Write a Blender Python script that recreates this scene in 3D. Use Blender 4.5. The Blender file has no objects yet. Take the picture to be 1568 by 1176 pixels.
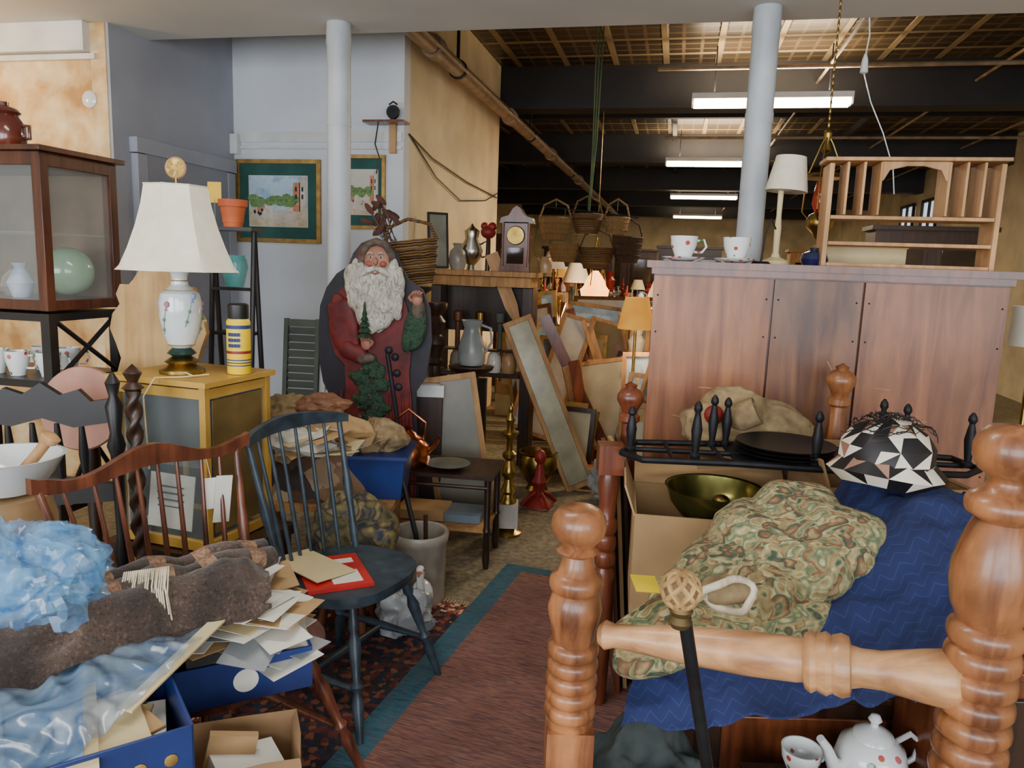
import bpy,bmesh,math,random
from mathutils import Vector,Matrix,Euler,noise
random.seed(7)
R=math.radians
MATS={}
def h(c):
    if isinstance(c,str):
        c=c.lstrip('#'); v=[int(c[i:i+2],16)/255 for i in (0,2,4)]
        return tuple([x/12.92 if x<.04045 else ((x+.055)/1.055)**2.4 for x in v]+[1])
    return tuple(c)+((1,) if len(c)==3 else ())
def mat(name,*cols,rough=.6,metal=0,scale=6,st=(1,1,1),bump=0,dist=0,lo=.3,hi=.7,alpha=1,trans=0,emit=0,kind='noise',const=False,coat=0,detail=4,rot=(0,0,0),sheen=0,dirt=None,thr=.36,bd=.02):
    if name in MATS: return MATS[name]
    m=bpy.data.materials.new(name); m.use_nodes=True; nt=m.node_tree; N=nt.nodes; L=nt.links
    bs=N['Principled BSDF']; bs.inputs['Roughness'].default_value=rough; bs.inputs['Metallic'].default_value=metal
    bs.inputs['Alpha'].default_value=alpha; bs.inputs['Transmission Weight'].default_value=trans; bs.inputs['Coat Weight'].default_value=coat; bs.inputs['Coat Roughness'].default_value=.15
    if sheen: bs.inputs['Sheen Weight'].default_value=sheen
    tc=N.new('ShaderNodeTexCoord'); mp=N.new('ShaderNodeMapping'); L.new(tc.outputs['Object'],mp.inputs['Vector']); mp.inputs['Scale'].default_value=st; mp.inputs['Rotation'].default_value=rot
    vec=mp.outputs['Vector']
    cols=[h(c) for c in cols]
    if len(cols)==1:
        c=cols[0]; cols=[tuple(x*.82 for x in c[:3])+(1,),tuple(min(1,x*1.15) for x in c[:3])+(1,)]
    rp=N.new('ShaderNodeValToRGB'); cr=rp.color_ramp
    n=len(cols)
    while len(cr.elements)<n: cr.elements.new(.5)
    for i,c in enumerate(cols):
        cr.elements[i].position=((i/n) if kind!='noise' else lo+(hi-lo)*i/n) if const else lo+(hi-lo)*i/(n-1); cr.elements[i].color=c
    if const: cr.interpolation='CONSTANT'
    if kind=='noise':
        t=N.new('ShaderNodeTexNoise'); t.inputs['Scale'].default_value=scale; t.inputs['Detail'].default_value=detail; t.inputs['Distortion'].default_value=dist
        L.new(vec,t.inputs['Vector']); fac=t.outputs['Fac']; hgt=fac
    elif kind=='patch':
        t0=N.new('ShaderNodeTexNoise'); t0.inputs['Scale'].default_value=scale*1.5; L.new(vec,t0.inputs['Vector'])
        vm=N.new('ShaderNodeVectorMath'); vm.operation='MULTIPLY_ADD'; vm.inputs[1].default_value=(dist,)*3; L.new(t0.outputs['Color'],vm.inputs[0]); L.new(vec,vm.inputs[2])
        t=N.new('ShaderNodeTexVoronoi'); t.inputs['Scale'].default_value=scale; L.new(vm.outputs[0],t.inputs['Vector'])
        s=N.new('ShaderNodeSeparateColor'); L.new(t.outputs['Color'],s.inputs[0]); fac=s.outputs[0]; hgt=t.outputs['Distance']
    elif kind=='leaf':
        # woven floral: leaf-shaped cells (stretched voronoi) with shaded veins over a mottled ground
        t0=N.new('ShaderNodeTexNoise'); t0.inputs['Scale'].default_value=scale*.5; L.new(vec,t0.inputs['Vector'])
        vm=N.new('ShaderNodeVectorMath'); vm.operation='MULTIPLY_ADD'; vm.inputs[1].default_value=(dist,)*3; L.new(t0.outputs['Color'],vm.inputs[0]); L.new(vec,vm.inputs[2])
        t=N.new('ShaderNodeTexVoronoi'); t.inputs['Scale'].default_value=scale; L.new(vm.outputs[0],t.inputs['Vector'])
        s=N.new('ShaderNodeSeparateColor'); L.new(t.outputs['Color'],s.inputs[0])
        ma=N.new('ShaderNodeMath'); ma.operation='MULTIPLY_ADD'; ma.inputs[1].default_value=.55; L.new(t.outputs['Distance'],ma.inputs[0])
        mb=N.new('ShaderNodeMath'); mb.operation='MULTIPLY'; mb.inputs[1].default_value=.65; L.new(s.outputs[0],mb.inputs[0]); L.new(mb.outputs[0],ma.inputs[2]); fac=ma.outputs[0]; hgt=t.outputs['Distance']
    elif kind=='dots':
        t=N.new('ShaderNodeTexVoronoi'); t.inputs['Scale'].default_value=scale; L.new(vec,t.inputs['Vector'])
        s=N.new('ShaderNodeSeparateColor'); L.new(t.outputs['Color'],s.inputs[0]); fac=s.outputs[0]; hgt=t.outputs['Distance']
        lt=N.new('ShaderNodeMath'); lt.operation='LESS_THAN'; lt.inputs[1].default_value=thr; L.new(hgt,lt.inputs[0])
    elif kind=='brick':
        t=N.new('ShaderNodeTexBrick'); t.inputs['Scale'].default_value=scale; t.offset=0; t.inputs['Mortar Size'].default_value=.04; t.inputs['Mortar Smooth'].default_value=.4
        t.inputs['Brick Width'].default_value=.5; t.inputs['Row Height'].default_value=.5
        t.inputs['Color1'].default_value=(.1,.1,.1,1); t.inputs['Color2'].default_value=(.35,.35,.35,1); t.inputs['Mortar'].default_value=(1,1,1,1)
        L.new(vec,t.inputs['Vector'])
        u=N.new('ShaderNodeTexBrick'); u.inputs['Scale'].default_value=scale*3; u.offset=0; u.inputs['Mortar Size'].default_value=.05; u.inputs['Brick Width'].default_value=.5; u.inputs['Row Height'].default_value=.5
        u.inputs['Color1'].default_value=(0,0,0,1); u.inputs['Color2'].default_value=(.1,.1,.1,1); u.inputs['Mortar'].default_value=(.55,.55,.55,1); L.new(vec,u.inputs['Vector'])
        mm=N.new('ShaderNodeVectorMath'); mm.operation='MAXIMUM'; L.new(t.outputs['Color'],mm.inputs[0]); L.new(u.outputs['Color'],mm.inputs[1])
        fac=mm.outputs[0]; hgt=mm.outputs[0]
    elif kind=='wave':
        t=N.new('ShaderNodeTexWave'); t.inputs['Scale'].default_value=scale; t.inputs['Distortion'].default_value=dist; t.inputs['Detail'].default_value=3
        L.new(vec,t.inputs['Vector']); fac=t.outputs['Fac']; hgt=fac
    elif kind=='chevron':
        s=N.new('ShaderNodeSeparateXYZ'); L.new(vec,s.inputs[0])
        a=N.new('ShaderNodeMath'); a.operation='PINGPONG'; a.inputs[1].default_value=.022; L.new(s.outputs['X'],a.inputs[0])
        b=N.new('ShaderNodeMath'); b.operation='ADD'; L.new(a.outputs[0],b.inputs[0]); L.new(s.outputs['Y'],b.inputs[1])
        c=N.new('ShaderNodeMath'); c.operation='MULTIPLY'; c.inputs[1].default_value=38; L.new(b.outputs[0],c.inputs[0])
        d=N.new('ShaderNodeMath'); d.operation='FRACT'; L.new(c.outputs[0],d.inputs[0]); fac=d.outputs[0]; hgt=fac
    L.new(fac,rp.inputs['Fac']); col=rp.outputs['Color']
    if kind=='dots':
        mx=N.new('ShaderNodeMix'); mx.data_type='RGBA'; mx.inputs['A'].default_value=cols[0]; L.new(lt.outputs[0],mx.inputs['Factor']); L.new(col,mx.inputs['B']); col=mx.outputs['Result']
    if dirt or kind in('patch','brick','leaf') or (kind=='noise' and metal==0 and alpha==1 and not emit):
        dl_,dh_,ds_=dirt or (.78,1.12,scale*.37+1.3)
        t9=N.new('ShaderNodeTexNoise'); t9.inputs['Scale'].default_value=ds_; t9.inputs['Detail'].default_value=6; L.new(tc.outputs['Object'],t9.inputs['Vector'])
        r9=N.new('ShaderNodeMapRange'); r9.inputs['From Min'].default_value=.35; r9.inputs['From Max'].default_value=.65; r9.inputs['To Min'].default_value=dl_; r9.inputs['To Max'].default_value=dh_; L.new(t9.outputs['Fac'],r9.inputs['Value'])
        v9=N.new('ShaderNodeVectorMath'); v9.operation='SCALE'; L.new(col,v9.inputs[0]); L.new(r9.outputs[0],v9.inputs['Scale']); col=v9.outputs[0]
    L.new(col,bs.inputs['Base Color'])
    if emit: L.new(col,bs.inputs['Emission Color']); bs.inputs['Emission Strength'].default_value=emit
    if bump:
        bp=N.new('ShaderNodeBump'); bp.inputs['Strength'].default_value=bump; bp.inputs['Distance'].default_value=bd; L.new(hgt,bp.inputs['Height']); L.new(bp.outputs[0],bs.inputs['Normal'])
    MATS[name]=m; return m
def wood(name,dark,light,rough=.45,scale=3,ax=2,coat=.1,bump=.05,lo=.3,hi=.7,dirt=(.72,1.15,4),k=9):
    st=[k,k,k]; st[ax]=1
    return mat(name,dark,light,rough=rough,scale=scale,st=tuple(st),dist=.6,coat=coat,bump=bump,detail=8,lo=lo,hi=hi,dirt=dirt)

class B:
    def __init__(s,name,loc=(0,0,0),rz=0,rot=None,bevel=0):
        s.n=name; s.V=[]; s.F=[]; s.I=[]; s.m=[]; s.loc=loc; s.rot=rot or (0,0,R(rz)); s.bev=bevel; s.bx=set(); 
    def mi(s,m):
        if m not in s.m: s.m.append(m)
        return s.m.index(m)
    def add(s,vs,fs,m,T=None):
        o=len(s.V); s.V+= [tuple(T@Vector(v)) if T else tuple(v) for v in vs]; k=s.mi(m)
        for f in fs: s.F.append([o+i for i in f]); s.I.append(k)
        return s
    def box(s,c,d,m,rot=None,taper=1):
        x,y,z=[a/2 for a in d]; t=taper
        vs=[(-x*t,-y*t,-z),(x*t,-y*t,-z),(x*t,y*t,-z),(-x*t,y*t,-z),(-x,-y,z),(x,-y,z),(x,y,z),(-x,y,z)]
        T=Matrix.Translation(c)
        if rot: T=T@Euler([R(a) for a in rot]).to_matrix().to_4x4()
        return s.add(vs,[(0,3,2,1),(4,5,6,7),(0,1,5,4),(1,2,6,5),(2,3,7,6),(3,0,4,7)],m,T)
    def lathe(s,prof,m,c=(0,0,0),seg=24,rot=None,sx=1,sy=1):
        T=Matrix.Translation(c)
        if rot: T=T@Euler([R(a) for a in rot]).to_matrix().to_4x4()
        vs=[];fs=[];n=len(prof)
        for r,z in prof:
            for i in range(seg):
                a=2*math.pi*i/seg; vs.append((r*math.cos(a)*sx,r*math.sin(a)*sy,z))
        for j in range(n-1):
            for i in range(seg):
                i2=(i+1)%seg; fs.append((j*seg+i,j*seg+i2,(j+1)*seg+i2,(j+1)*seg+i))
        if prof[0][0]>1e-5: fs.append(tuple(range(seg))[::-1])
        if prof[-1][0]>1e-5: fs.append(tuple((n-1)*seg+i for i in range(seg)))
        return s.add(vs,fs,m,T)
    def ell(s,c,r,m,seg=16,rot=None):
        if not hasattr(r,'__len__'): r=(r,r,r)
        n=max(6,seg//2)
        T=Matrix.Translation(c)
        if rot: T=T@Euler([R(a) for a in rot]).to_matrix().to_4x4()
        T=T@Matrix.Diagonal((r[0],r[1],r[2],1))
        p=[(max(1e-6,math.sin(math.pi*i/n)),-math.cos(math.pi*i/n)) for i in range(n+1)]
        vs=[];fs=[]
        for q,z in p:
            for i in range(seg):
                a=2*math.pi*i/seg; vs.append((q*math.cos(a),q*math.sin(a),z))
        for j in range(n):
            for i in range(seg):
                i2=(i+1)%seg; fs.append((j*seg+i,j*seg+i2,(j+1)*seg+i2,(j+1)*seg+i))
        return s.add(vs,fs,m,T)
    def tube(s,pts,r,m,seg=8,sq=1):
        pts=[Vector(p) for p in pts]; n=len(pts)
        rs=r if hasattr(r,'__len__') else [r]*n
        vs=[];fs=[]; up=None
        for i,p in enumerate(pts):
            d=(pts[min(i+1,n-1)]-pts[max(i-1,0)]).normalized()
            if up is None:
                up=Vector((0,0,1)) if abs(d.z)<.9 else Vector((0,1,0))
            a=d.cross(up).normalized(); b=a.cross(d).normalized(); up=b
            for k in range(seg):
                t=2*math.pi*k/seg; vs.append(tuple(p+a*math.cos(t)*rs[i]+b*math.sin(t)*rs[i]*sq))
        for j in range(n-1):
            for i in range(seg):
                i2=(i+1)%seg; fs.append((j*seg+i,j*seg+i2,(j+1)*seg+i2,(j+1)*seg+i))
        fs.append(tuple(range(seg))[::-1]); fs.append(tuple((n-1)*seg+i for i in range(seg)))
        return s.add(vs,fs,m)
    def turned(s,p0,p1,prof,m,seg=16):
        p0=Vector(p0);p1=Vector(p1)
        return s.tube([p0.lerp(p1,t) for t,_ in prof],[q for _,q in prof],m,seg)
    def poly(s,pts,th,m,y=0,T=None):
        n=len(pts); vs=[(x,y-th/2,z) for x,z in pts]+[(x,y+th/2,z) for x,z in pts]
        fs=[tuple(range(n)),tuple(range(2*n-1,n-1,-1))]+[(i,(i+1)%n,n+(i+1)%n,n+i) for i in range(n)]
        return s.add(vs,fs,m,T)
    def slab(s,pts,z0,z1,m,T=None):
        n=len(pts); vs=[(x,y,z0) for x,y in pts]+[(x,y,z1) for x,y in pts]
        fs=[tuple(range(n))[::-1],tuple(range(n,2*n))]+[(i,(i+1)%n,n+(i+1)%n,n+i) for i in range(n)]
        return s.add(vs,fs,m,T)
    def ribbon(s,pts,hh,th,m):
        pts=[Vector(p) for p in pts]; n=len(pts); vs=[];fs=[]
        for i,p in enumerate(pts):
            d=pts[min(i+1,n-1)]-pts[max(i-1,0)]; d.z=0; d.normalize(); nn=Vector((-d.y,d.x,0)); H=hh[i] if hasattr(hh,'__len__') else hh
            for a,b in((-1,-1),(1,-1),(1,1),(-1,1)): vs.append(tuple(p+nn*a*th/2+Vector((0,0,b*H/2))))
        for j in range(n-1):
            for i in range(4):
                i2=(i+1)%4; fs.append((j*4+i,j*4+i2,(j+1)*4+i2,(j+1)*4+i))
        fs+= [(3,2,1,0),(4*n-4,4*n-3,4*n-2,4*n-1)]
        return s.add(vs,fs,m)
    def grid(s,nu,nv,f,m,th=0):
        vs=[f(i/nu,j/nv) for j in range(nv+1) for i in range(nu+1)]
        w=nu+1; fs=[(j*w+i,j*w+i+1,(j+1)*w+i+1,(j+1)*w+i) for j in range(nv) for i in range(nu)]
        if th:
            k=len(vs); vs=list(vs)+[(x,y,z-th) for x,y,z in vs]
            fs+= [tuple(k+i for i in q)[::-1] for q in list(fs)]
            bd=[i for i in range(w)]+[j*w+nu for j in range(1,nv+1)]+[nv*w+i for i in range(nu-1,-1,-1)]+[j*w for j in range(nv-1,0,-1)]
            for a in range(len(bd)):
                p,q=bd[a],bd[(a+1)%len(bd)]; fs.append((p,k+p,k+q,q))
        return s.add(vs,fs,m)
    def heap(s,c,rx,ry,hh,m,seed=0,wr=.15,nr=26,ns=60,p=2.2,fr=6):
        vs=[(c[0],c[1],c[2]+hh*.9)];fs=[]
        for i in range(1,nr+1):
            r=i/nr
            for k in range(ns):
                a=2*math.pi*k/ns
                rr=r*(1+.12*noise.noise(Vector((math.cos(a)*1.5,math.sin(a)*1.5,seed))))
                x=c[0]+rx*rr*math.cos(a); y=c[1]+ry*rr*math.sin(a)
                q1=noise.noise(Vector((x*fr,y*fr,seed*3.1))); q2=noise.noise(Vector((x*fr*1.9+q1,y*fr*1.9,seed+5)))
                z=c[2]+hh*max(0,(1-r**p))*(.85+1.6*wr*q1+1.6*wr*(.35-abs(q2)))
                bulge=1+.04*noise.noise(Vector((math.cos(a)*4,math.sin(a)*4,seed+r*3)))
                vs.append((c[0]+(x-c[0])*bulge,c[1]+(y-c[1])*bulge,z if i<nr else c[2]))
        for k in range(ns): fs.append((0,1+k,1+(k+1)%ns))
        for i in range(nr-1):
            for k in range(ns):
                a=1+i*ns; fs.append((a+k,a+ns+k,a+ns+(k+1)%ns,a+(k+1)%ns))
        fs.append(tuple(1+(nr-1)*ns+k for k in range(ns))[::-1])
        return s.add(vs,fs,m)
    def crumple(s,c,r,m,seed=0,amp=.12,fine=.25,nu=80,nv=40,flat=True,rot=(0,0,0)):
        T=Matrix.Translation(c)@Euler([R(a) for a in rot]).to_matrix().to_4x4()
        vs=[];fs=[]
        for j in range(nv+1):
            ph=-math.pi/2+math.pi*j/nv
            for i in range(nu):
                th=2*math.pi*i/nu; d=Vector((math.cos(ph)*math.cos(th),math.cos(ph)*math.sin(th),math.sin(ph)))
                q=d*1.25+Vector((seed*2.3,seed,0)); w=noise.noise(q*1.1)
                q=q+Vector((w,w*.5,-w))*.5
                k=1+amp*(1.3*noise.noise(q)+1.1*(.3-abs(noise.noise(q*1.7)))+fine*(.3-abs(noise.noise(q*4))))
                v=Vector((d.x*r[0]*k,d.y*r[1]*k,d.z*r[2]*k))
                if flat and v.z<-r[2]*.75: v.z=-r[2]*.75
                vs.append(tuple(v))
        for j in range(nv):
            for i in range(nu):
                i2=(i+1)%nu; fs.append((j*nu+i,j*nu+i2,(j+1)*nu+i2,(j+1)*nu+i))
        return s.add(vs,fs,m,T)
    def pillow(s,c,r,m,rot=(0,0,0),seed=0,wr=.08,fr=7,e=.6,taper=0):
        T=Matrix.Translation(c)@Euler([R(a) for a in rot]).to_matrix().to_4x4()
        nu,nv=64,32; vs=[];fs=[]
        sg=lambda v,p:math.copysign(abs(v)**p,v)
        for j in range(nv+1):
            ph=-math.pi/2+math.pi*j/nv
            for i in range(nu):
                th=2*math.pi*i/nu
                x=r[0]*sg(math.cos(th),e)*sg(math.cos(ph),.8); y=r[1]*sg(math.sin(th),e)*sg(math.cos(ph),.8); z=r[2]*math.sin(ph)
                k=1+taper*x/r[0]; y*=k; z*=k
                v=Vector((x,y,z)); nn=1+wr*(abs(noise.noise(v*fr+Vector((seed,0,0))))*3-.5)
                vs.append((x*nn,y*nn,z*(nn*2-1)))
        for j in range(nv):
            for i in range(nu):
                i2=(i+1)%nu; fs.append((j*nu+i,j*nu+i2,(j+1)*nu+i2,(j+1)*nu+i))
        return s.add(vs,fs,m,T)
    def done(s,sharp=40,sub=0):
        me=bpy.data.meshes.new(s.n); me.from_pydata(s.V,[],s.F)
        for m in s.m: me.materials.append(m)
        me.polygons.foreach_set('material_index',s.I)
        bm=bmesh.new(); bm.from_mesh(me); bmesh.ops.remove_doubles(bm,verts=bm.verts,dist=1e-5); bmesh.ops.recalc_face_normals(bm,faces=bm.faces); bm.to_mesh(me); bm.free()
        me.polygons.foreach_set('use_smooth',[True]*len(me.polygons)); me.set_sharp_from_angle(angle=R(sharp))
        o=bpy.data.objects.new(s.n,me); bpy.context.scene.collection.objects.link(o); o.location=s.loc; o.rotation_euler=s.rot
        if s.bev:
            b=o.modifiers.new('bevel','BEVEL'); b.width=s.bev; b.segments=2; b.limit_method='ANGLE'; b.angle_limit=R(60); b.harden_normals=False
        return o
def interp(G,u,v):
    nr=len(G)-1; nc=len(G[0])-1
    def cr(p0,p1,p2,p3,t): return .5*((2*p1)+(p2-p0)*t+(2*p0-5*p1+4*p2-p3)*t*t+(3*p1-p0-3*p2+p3)*t**3)
    def row(r,u):
        x=u*nc; i=min(int(x),nc-1); t=x-i; g=[Vector(G[r][max(0,min(nc,i+k))]) for k in(-1,0,1,2)]
        return cr(*g,t)
    y=v*nr; j=min(int(y),nr-1); t=y-j
    return cr(*[row(max(0,min(nr,j+k)),u) for k in(-1,0,1,2)],t)
def cloth(name,G,m,nu=90,nv=80,amp=.015,fr=9,seed=0,th=.006,crs=0,edge=0):
    c=sum((Vector(p) for r in G for p in r),Vector())/(len(G)*len(G[0]))
    b=B(name,loc=tuple(c))
    def f(u,v):
        if edge:
            u2=u+edge*noise.noise(Vector((v*5,seed,1)))*(1 if u>.5 else -1)*abs(u-.5)*2; v2=v+edge*noise.noise(Vector((u*6,seed,9)))*abs(v-.5)*2
            u2=min(1,max(0,u2)); v2=min(1,max(0,v2))
        else: u2,v2=u,v
        p=interp(G,u2,v2); n=noise.noise(Vector((p.x*fr,p.y*fr,p.z*fr+seed))); n2=abs(noise.noise(Vector((p.x*fr*.5,p.y*fr*.5,seed+7)))); n3=noise.noise(Vector((p.x*fr*2.3,p.y*fr*.8,seed+3)))
        cz=(.3-abs(noise.noise(Vector((p.x*fr*1.7+n,p.y*fr*1.7,seed)))))*crs
        p=p+Vector((0,0,amp*(n+2*n2+.6*n3)+cz))+Vector((amp*.5*n,amp*.4*n3,0)); return tuple(p-c)
    b.grid(nu,nv,f,m,th); return b.done(60)

RA=-12
def st(s,t,z=0): 
    c,k=math.cos(R(12)),math.sin(R(12)); return (c*s+k*t,-k*s+c*t,z)

# ---------------- materials
wh=mat('wall_paint_white','#dfe0de','#d4d6d6',rough=.8,scale=3,bump=.02)
bluewall=mat('wall_paint_pale_blue','#dbe0e6','#d0d7df',rough=.7,scale=2,bump=.02,dirt=(.92,1.03,1.5))
graywall=mat('wall_paint_grey_blue','#a9adb8','#9ba0ac',rough=.6,scale=2,dirt=(.9,1.04,1.5))
doorm=mat('door_paint_grey','#9a9ea9','#8c909c',rough=.5,scale=2,dirt=(.9,1.04,1.5))
cream=mat('wall_paint_cream','#dccdaa','#cebd97',rough=.8,scale=1.5,bump=.02)
tanm=mat('mottled_plaster_tan','#bc8f58','#d4ac72','#e4c694','#f0d8ae',rough=.85,scale=4.5,bump=.05,dist=.15,lo=.34,hi=.62,detail=10,dirt=(.88,1.06,10))
soff=mat('ceiling_paint_white','#d2d2ce','#c6c7c6',rough=.85,scale=1.2,dirt=(.92,1.02,1))
tin=mat('pressed_tin_ceiling','#2a2218','#64533c','#9c8866',rough=.36,metal=.45,scale=1.0,kind='brick',bump=1.0,lo=.05,hi=.95,dirt=(.65,1.15,.8))
darkb=mat('beam_dark_paint','#141214','#211e1d',rough=.6,scale=3)
floorm=mat('worn_concrete_floor','#5e5645','#7c725c','#968a70',rough=.5,scale=34,bump=.1,detail=8,lo=.3,hi=.7,dirt=(.8,1.12,1.6))
pipew=mat('column_paint_pale_grey','#c8ced4','#b7c0c8',rough=.45,scale=3)
pipeb=mat('iron_pipe_tan','#a08a70','#7a664e',rough=.5,scale=9)
maple=wood('maple_orange','#683a20','#a66c42',rough=.36,coat=.25,scale=3.4,lo=.36,hi=.64,dirt=(.6,1.15,9),k=7)
maple2=wood('maple_reddish','#4e2214','#84462a',rough=.36,coat=.3)
mapleX=wood('maple_pale','#946240','#cc9a68',rough=.4,ax=0,coat=.2,dirt=(.7,1.12,9))
cherry=wood('cherry_brown','#4a2412','#7c4222',rough=.35,coat=.3)
chairbr=wood('chair_brown','#46241a','#7c4630',rough=.32,coat=.35,dirt=(.7,1.2,8))
dwood=wood('dark_wood','#22140d','#3e2618',rough=.4)
ply=wood('backboard_wood','#693820','#a0663e',rough=.42,coat=.12,bump=.1,scale=2.2,lo=.28,hi=.68,dirt=(.62,1.12,2.4),k=9)
plyD=wood('backboard_wood_stained','#56301c','#93603a',rough=.42,coat=.12,bump=.1,scale=1.8,lo=.3,hi=.66,dirt=(.35,1.12,1.9),k=9)
pine=wood('pine_aged','#8c6238','#b98d56',rough=.6,coat=0)
pineL=wood('pine_light','#a87c4a','#cfa070',rough=.6,coat=0)
blk=mat('black_paint','#131214','#201e20',rough=.4)
iron=mat('cast_iron','#1a1a1d','#2a2a2e',rough=.5,metal=.6,scale=20)
bluech=mat('chair_paint_slate','#26323c','#3a4953',rough=.4,scale=12,dirt=(.7,1.15,20))
brass=mat('brass_aged','#7a6230','#b59a55',rough=.3,metal=1,scale=9)
copper=mat('copper','#8a4a2a','#c47a50',rough=.25,metal=1,scale=9)
silver=mat('silver_plate','#a8a89c','#d8d8cc',rough=.25,metal=1)
porc=mat('porcelain_white','#e4e6e4','#d8dcdc',rough=.15,coat=.5)
porcf=mat('porcelain_floral','#e4e8e6','#b8483a','#e4e8e6','#4d7d4c','#e4e8e6','#c46a72','#e4e8e6','#c8584c',rough=.15,coat=.5,kind='dots',scale=34,const=True,thr=.32)
shade=mat('lampshade_ivory','#e9e2cf','#dcd3bc',rough=.8,scale=20,dirt=(.93,1.03,5))
paper=mat('paper_white','#e2e0d6','#d2cfc2',rough=.8)
papery=mat('paper_cream','#d9c89c','#c9b584',rough=.8)
kraft=mat('cardboard','#a9865a','#bd9a6c',rough=.85,scale=4)
kraftd=mat('cardboard_dark','#8a6a48','#9c7a54',rough=.85,scale=4)
stone=mat('stoneware','#8c8478','#a49c8e',rough=.35,scale=14,coat=.3)
stoneb=mat('stoneware_brown','#9a7a54','#b89468',rough=.35,scale=8,coat=.3)
yel=mat('yellow_enamel','#b08634','#c29a48',rough=.45,scale=5)
yel2=mat('can_yellow','#f0cc10','#e8c008',rough=.3)
glass=mat('glass_clear','#c8d4d4','#c8d4d4',rough=.03,alpha=.10)
dglass=mat('glass_dark_backing','#2a2018','#3a2c22',rough=.06)
red=mat('red_paint','#7c1a18','#96241e',rough=.5,scale=10)
blueb=mat('box_blue','#16285c','#1e3472',rough=.4)
plas=mat('plastic_film_blue','#4a94d4','#8cc8f0','#3c84c4','#b8dcf4',rough=.06,scale=7,alpha=.30,coat=1,bump=.6,dist=1.2,detail=2,bd=.01)
plasc=mat('plastic_film_clear','#5c84ac','#9cb8d0','#4c7098','#bccede',rough=.06,scale=7,alpha=.30,coat=1,bump=.4,dist=1.2,detail=2,bd=.01)
wicker=mat('wicker','#5a3e24','#94703f',rough=.7,kind='wave',scale=22,dist=3,bump=.8,rot=(0,R(90),0))
wickL=mat('wicker_tan','#8a6840','#b8925c',rough=.7,kind='wave',scale=30,dist=3,bump=.8)
tap=mat('tapestry_floral','#2c4438','#47604a','#a39468','#8c7a50','#b8aa7c','#5a6e50','#9a8a60','#80583c','#34503f','#ac9c70',rough=.97,kind='leaf',scale=19,st=(1,1.7,1),dist=.22,lo=.02,hi=.95,bump=.12,dirt=(.7,1.12,60))
blanket=mat('moving_blanket_blue','#323f6e','#1b2652','#1b2652','#1d2856','#192450','#1b2652','#1c2854','#1b2652','#192450','#1b2652','#1c2650','#192450','#1b2652','#1b2652','#1b2652','#192450','#1b2652','#1c2854','#1b2652','#1b2652',rough=.9,kind='chevron',const=True,dirt=(.8,1.25,7))
wool=mat('wool_blanket_brown','#2c221c','#46372d','#382a22','#54443a',rough=1,scale=120,bump=.35,lo=.35,hi=.65,detail=2,sheen=.25,dirt=(.35,1.5,7),bd=.006)
woolS=mat('wool_rug_stripe','#6b4a3a','#94785e',rough=1,scale=120,bump=.35,detail=2,dirt=(.6,1.2,14),bd=.006)
pileC=mat('cloth_brown_mix','#9a8268','#5e4634','#b9a88c','#3c3330','#7c6048',rough=.9,kind='patch',scale=9,dist=.15,const=True,bump=.2)
pilB=mat('floral_cushion_dark','#23283a','#3a4050','#8a7a48','#2a2c36','#6c6038','#3e3c30',rough=.9,kind='leaf',scale=14,dist=.25,lo=.05,hi=.95,dirt=(.7,1.1,40))
canv=mat('canvas_tan','#7c6648','#9c8660',rough=.9,bump=.2,scale=30,dirt=(.75,1.12,7),bd=.006)
terra=mat('terracotta','#b8562c','#cc6a3a',rough=.7)
kil=mat('kilim_maroon','#4c3236','#7a4c44','#8a6254','#5a3c42','#946a58','#3f3c4c',rough=1,scale=5,st=(1.2,16,1),lo=.3,hi=.7,bump=.3,dist=.3,detail=7)
kilb=mat('kilim_blue','#24485a','#33606e','#4a4a58',rough=1,scale=6,st=(3,10,1),bump=.3)
ori=mat('oriental_rug','#1d1a26','#5a2620','#23202c','#7a4a34','#1f2638','#4a1c1c',rough=1,kind='patch',scale=44,dist=.015,const=True,bump=.2)
orib=mat('oriental_rug_border','#7a3026','#c4a888','#3a2026','#8c4030',rough=1,kind='patch',scale=60,dist=.01,const=True)
greenp=mat('shutter_grey_green','#4c5450','#5c6660',rough=.7,scale=4)
concrete=mat('white_plastic_bag','#a4a8aa','#8a8e90',rough=.3)
gm=mat('mat_board_green','#24504a','#2e5e58',rough=.8); gold=mat('gold_frame','#94743c','#c09c58',rough=.4,metal=.5,scale=20)
hblk=mat('hat_black','#121012','#1c181a',rough=.5); hcr=mat('hat_cream','#e8e0d0','#d4c8b4',rough=.6); htan=mat('hat_tan','#8c6450','#a07860',rough=.6)
fur=mat('sheepskin','#c8b898','#e0d4ba',rough=1,bump=.6,scale=30)

# ---------------- room shell (s,t frame -> rotated)
def wall(name,s0,s1,t0,t1,z0,z1,m):
    b=B(name,loc=st((s0+s1)/2,(t0+t1)/2,(z0+z1)/2),rz=RA); b.box((0,0,0),(abs(s1-s0),abs(t1-t0),z1-z0),m); return b.done()
CZ=3.6; SZ=2.84; T1=27
wall('floor',-5.2,4.7,-2.7,T1+.2,-.1,0,floorm)
wall('ceiling_rear',-5.2,4.7,4.3,T1+.2,CZ,CZ+.1,tin)
wall('ceiling_front',-5.2,4.7,-2.7,4.3,SZ,SZ+.1,soff)
wall('trim_fascia',-5.2,4.7,4.2,4.3,SZ+.1,CZ,soff)
wall('wall_alcove_left',-3.4,-3.28,3.96,5.21,0,CZ,graywall)
wall('wall_left_front',-5.0,-3.4,3.97,4.07,0,SZ,tanm)
wall('trim_plaster_return',-3.4,-3.30,3.955,3.96,0,SZ,tanm)
wall('trim_crown_left',-5.0,-3.40,3.90,3.97,2.68,SZ-.001,wh)
wall('trim_picture_rail_left',-5.0,-3.36,3.935,3.955,2.64,2.67,wh)
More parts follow.
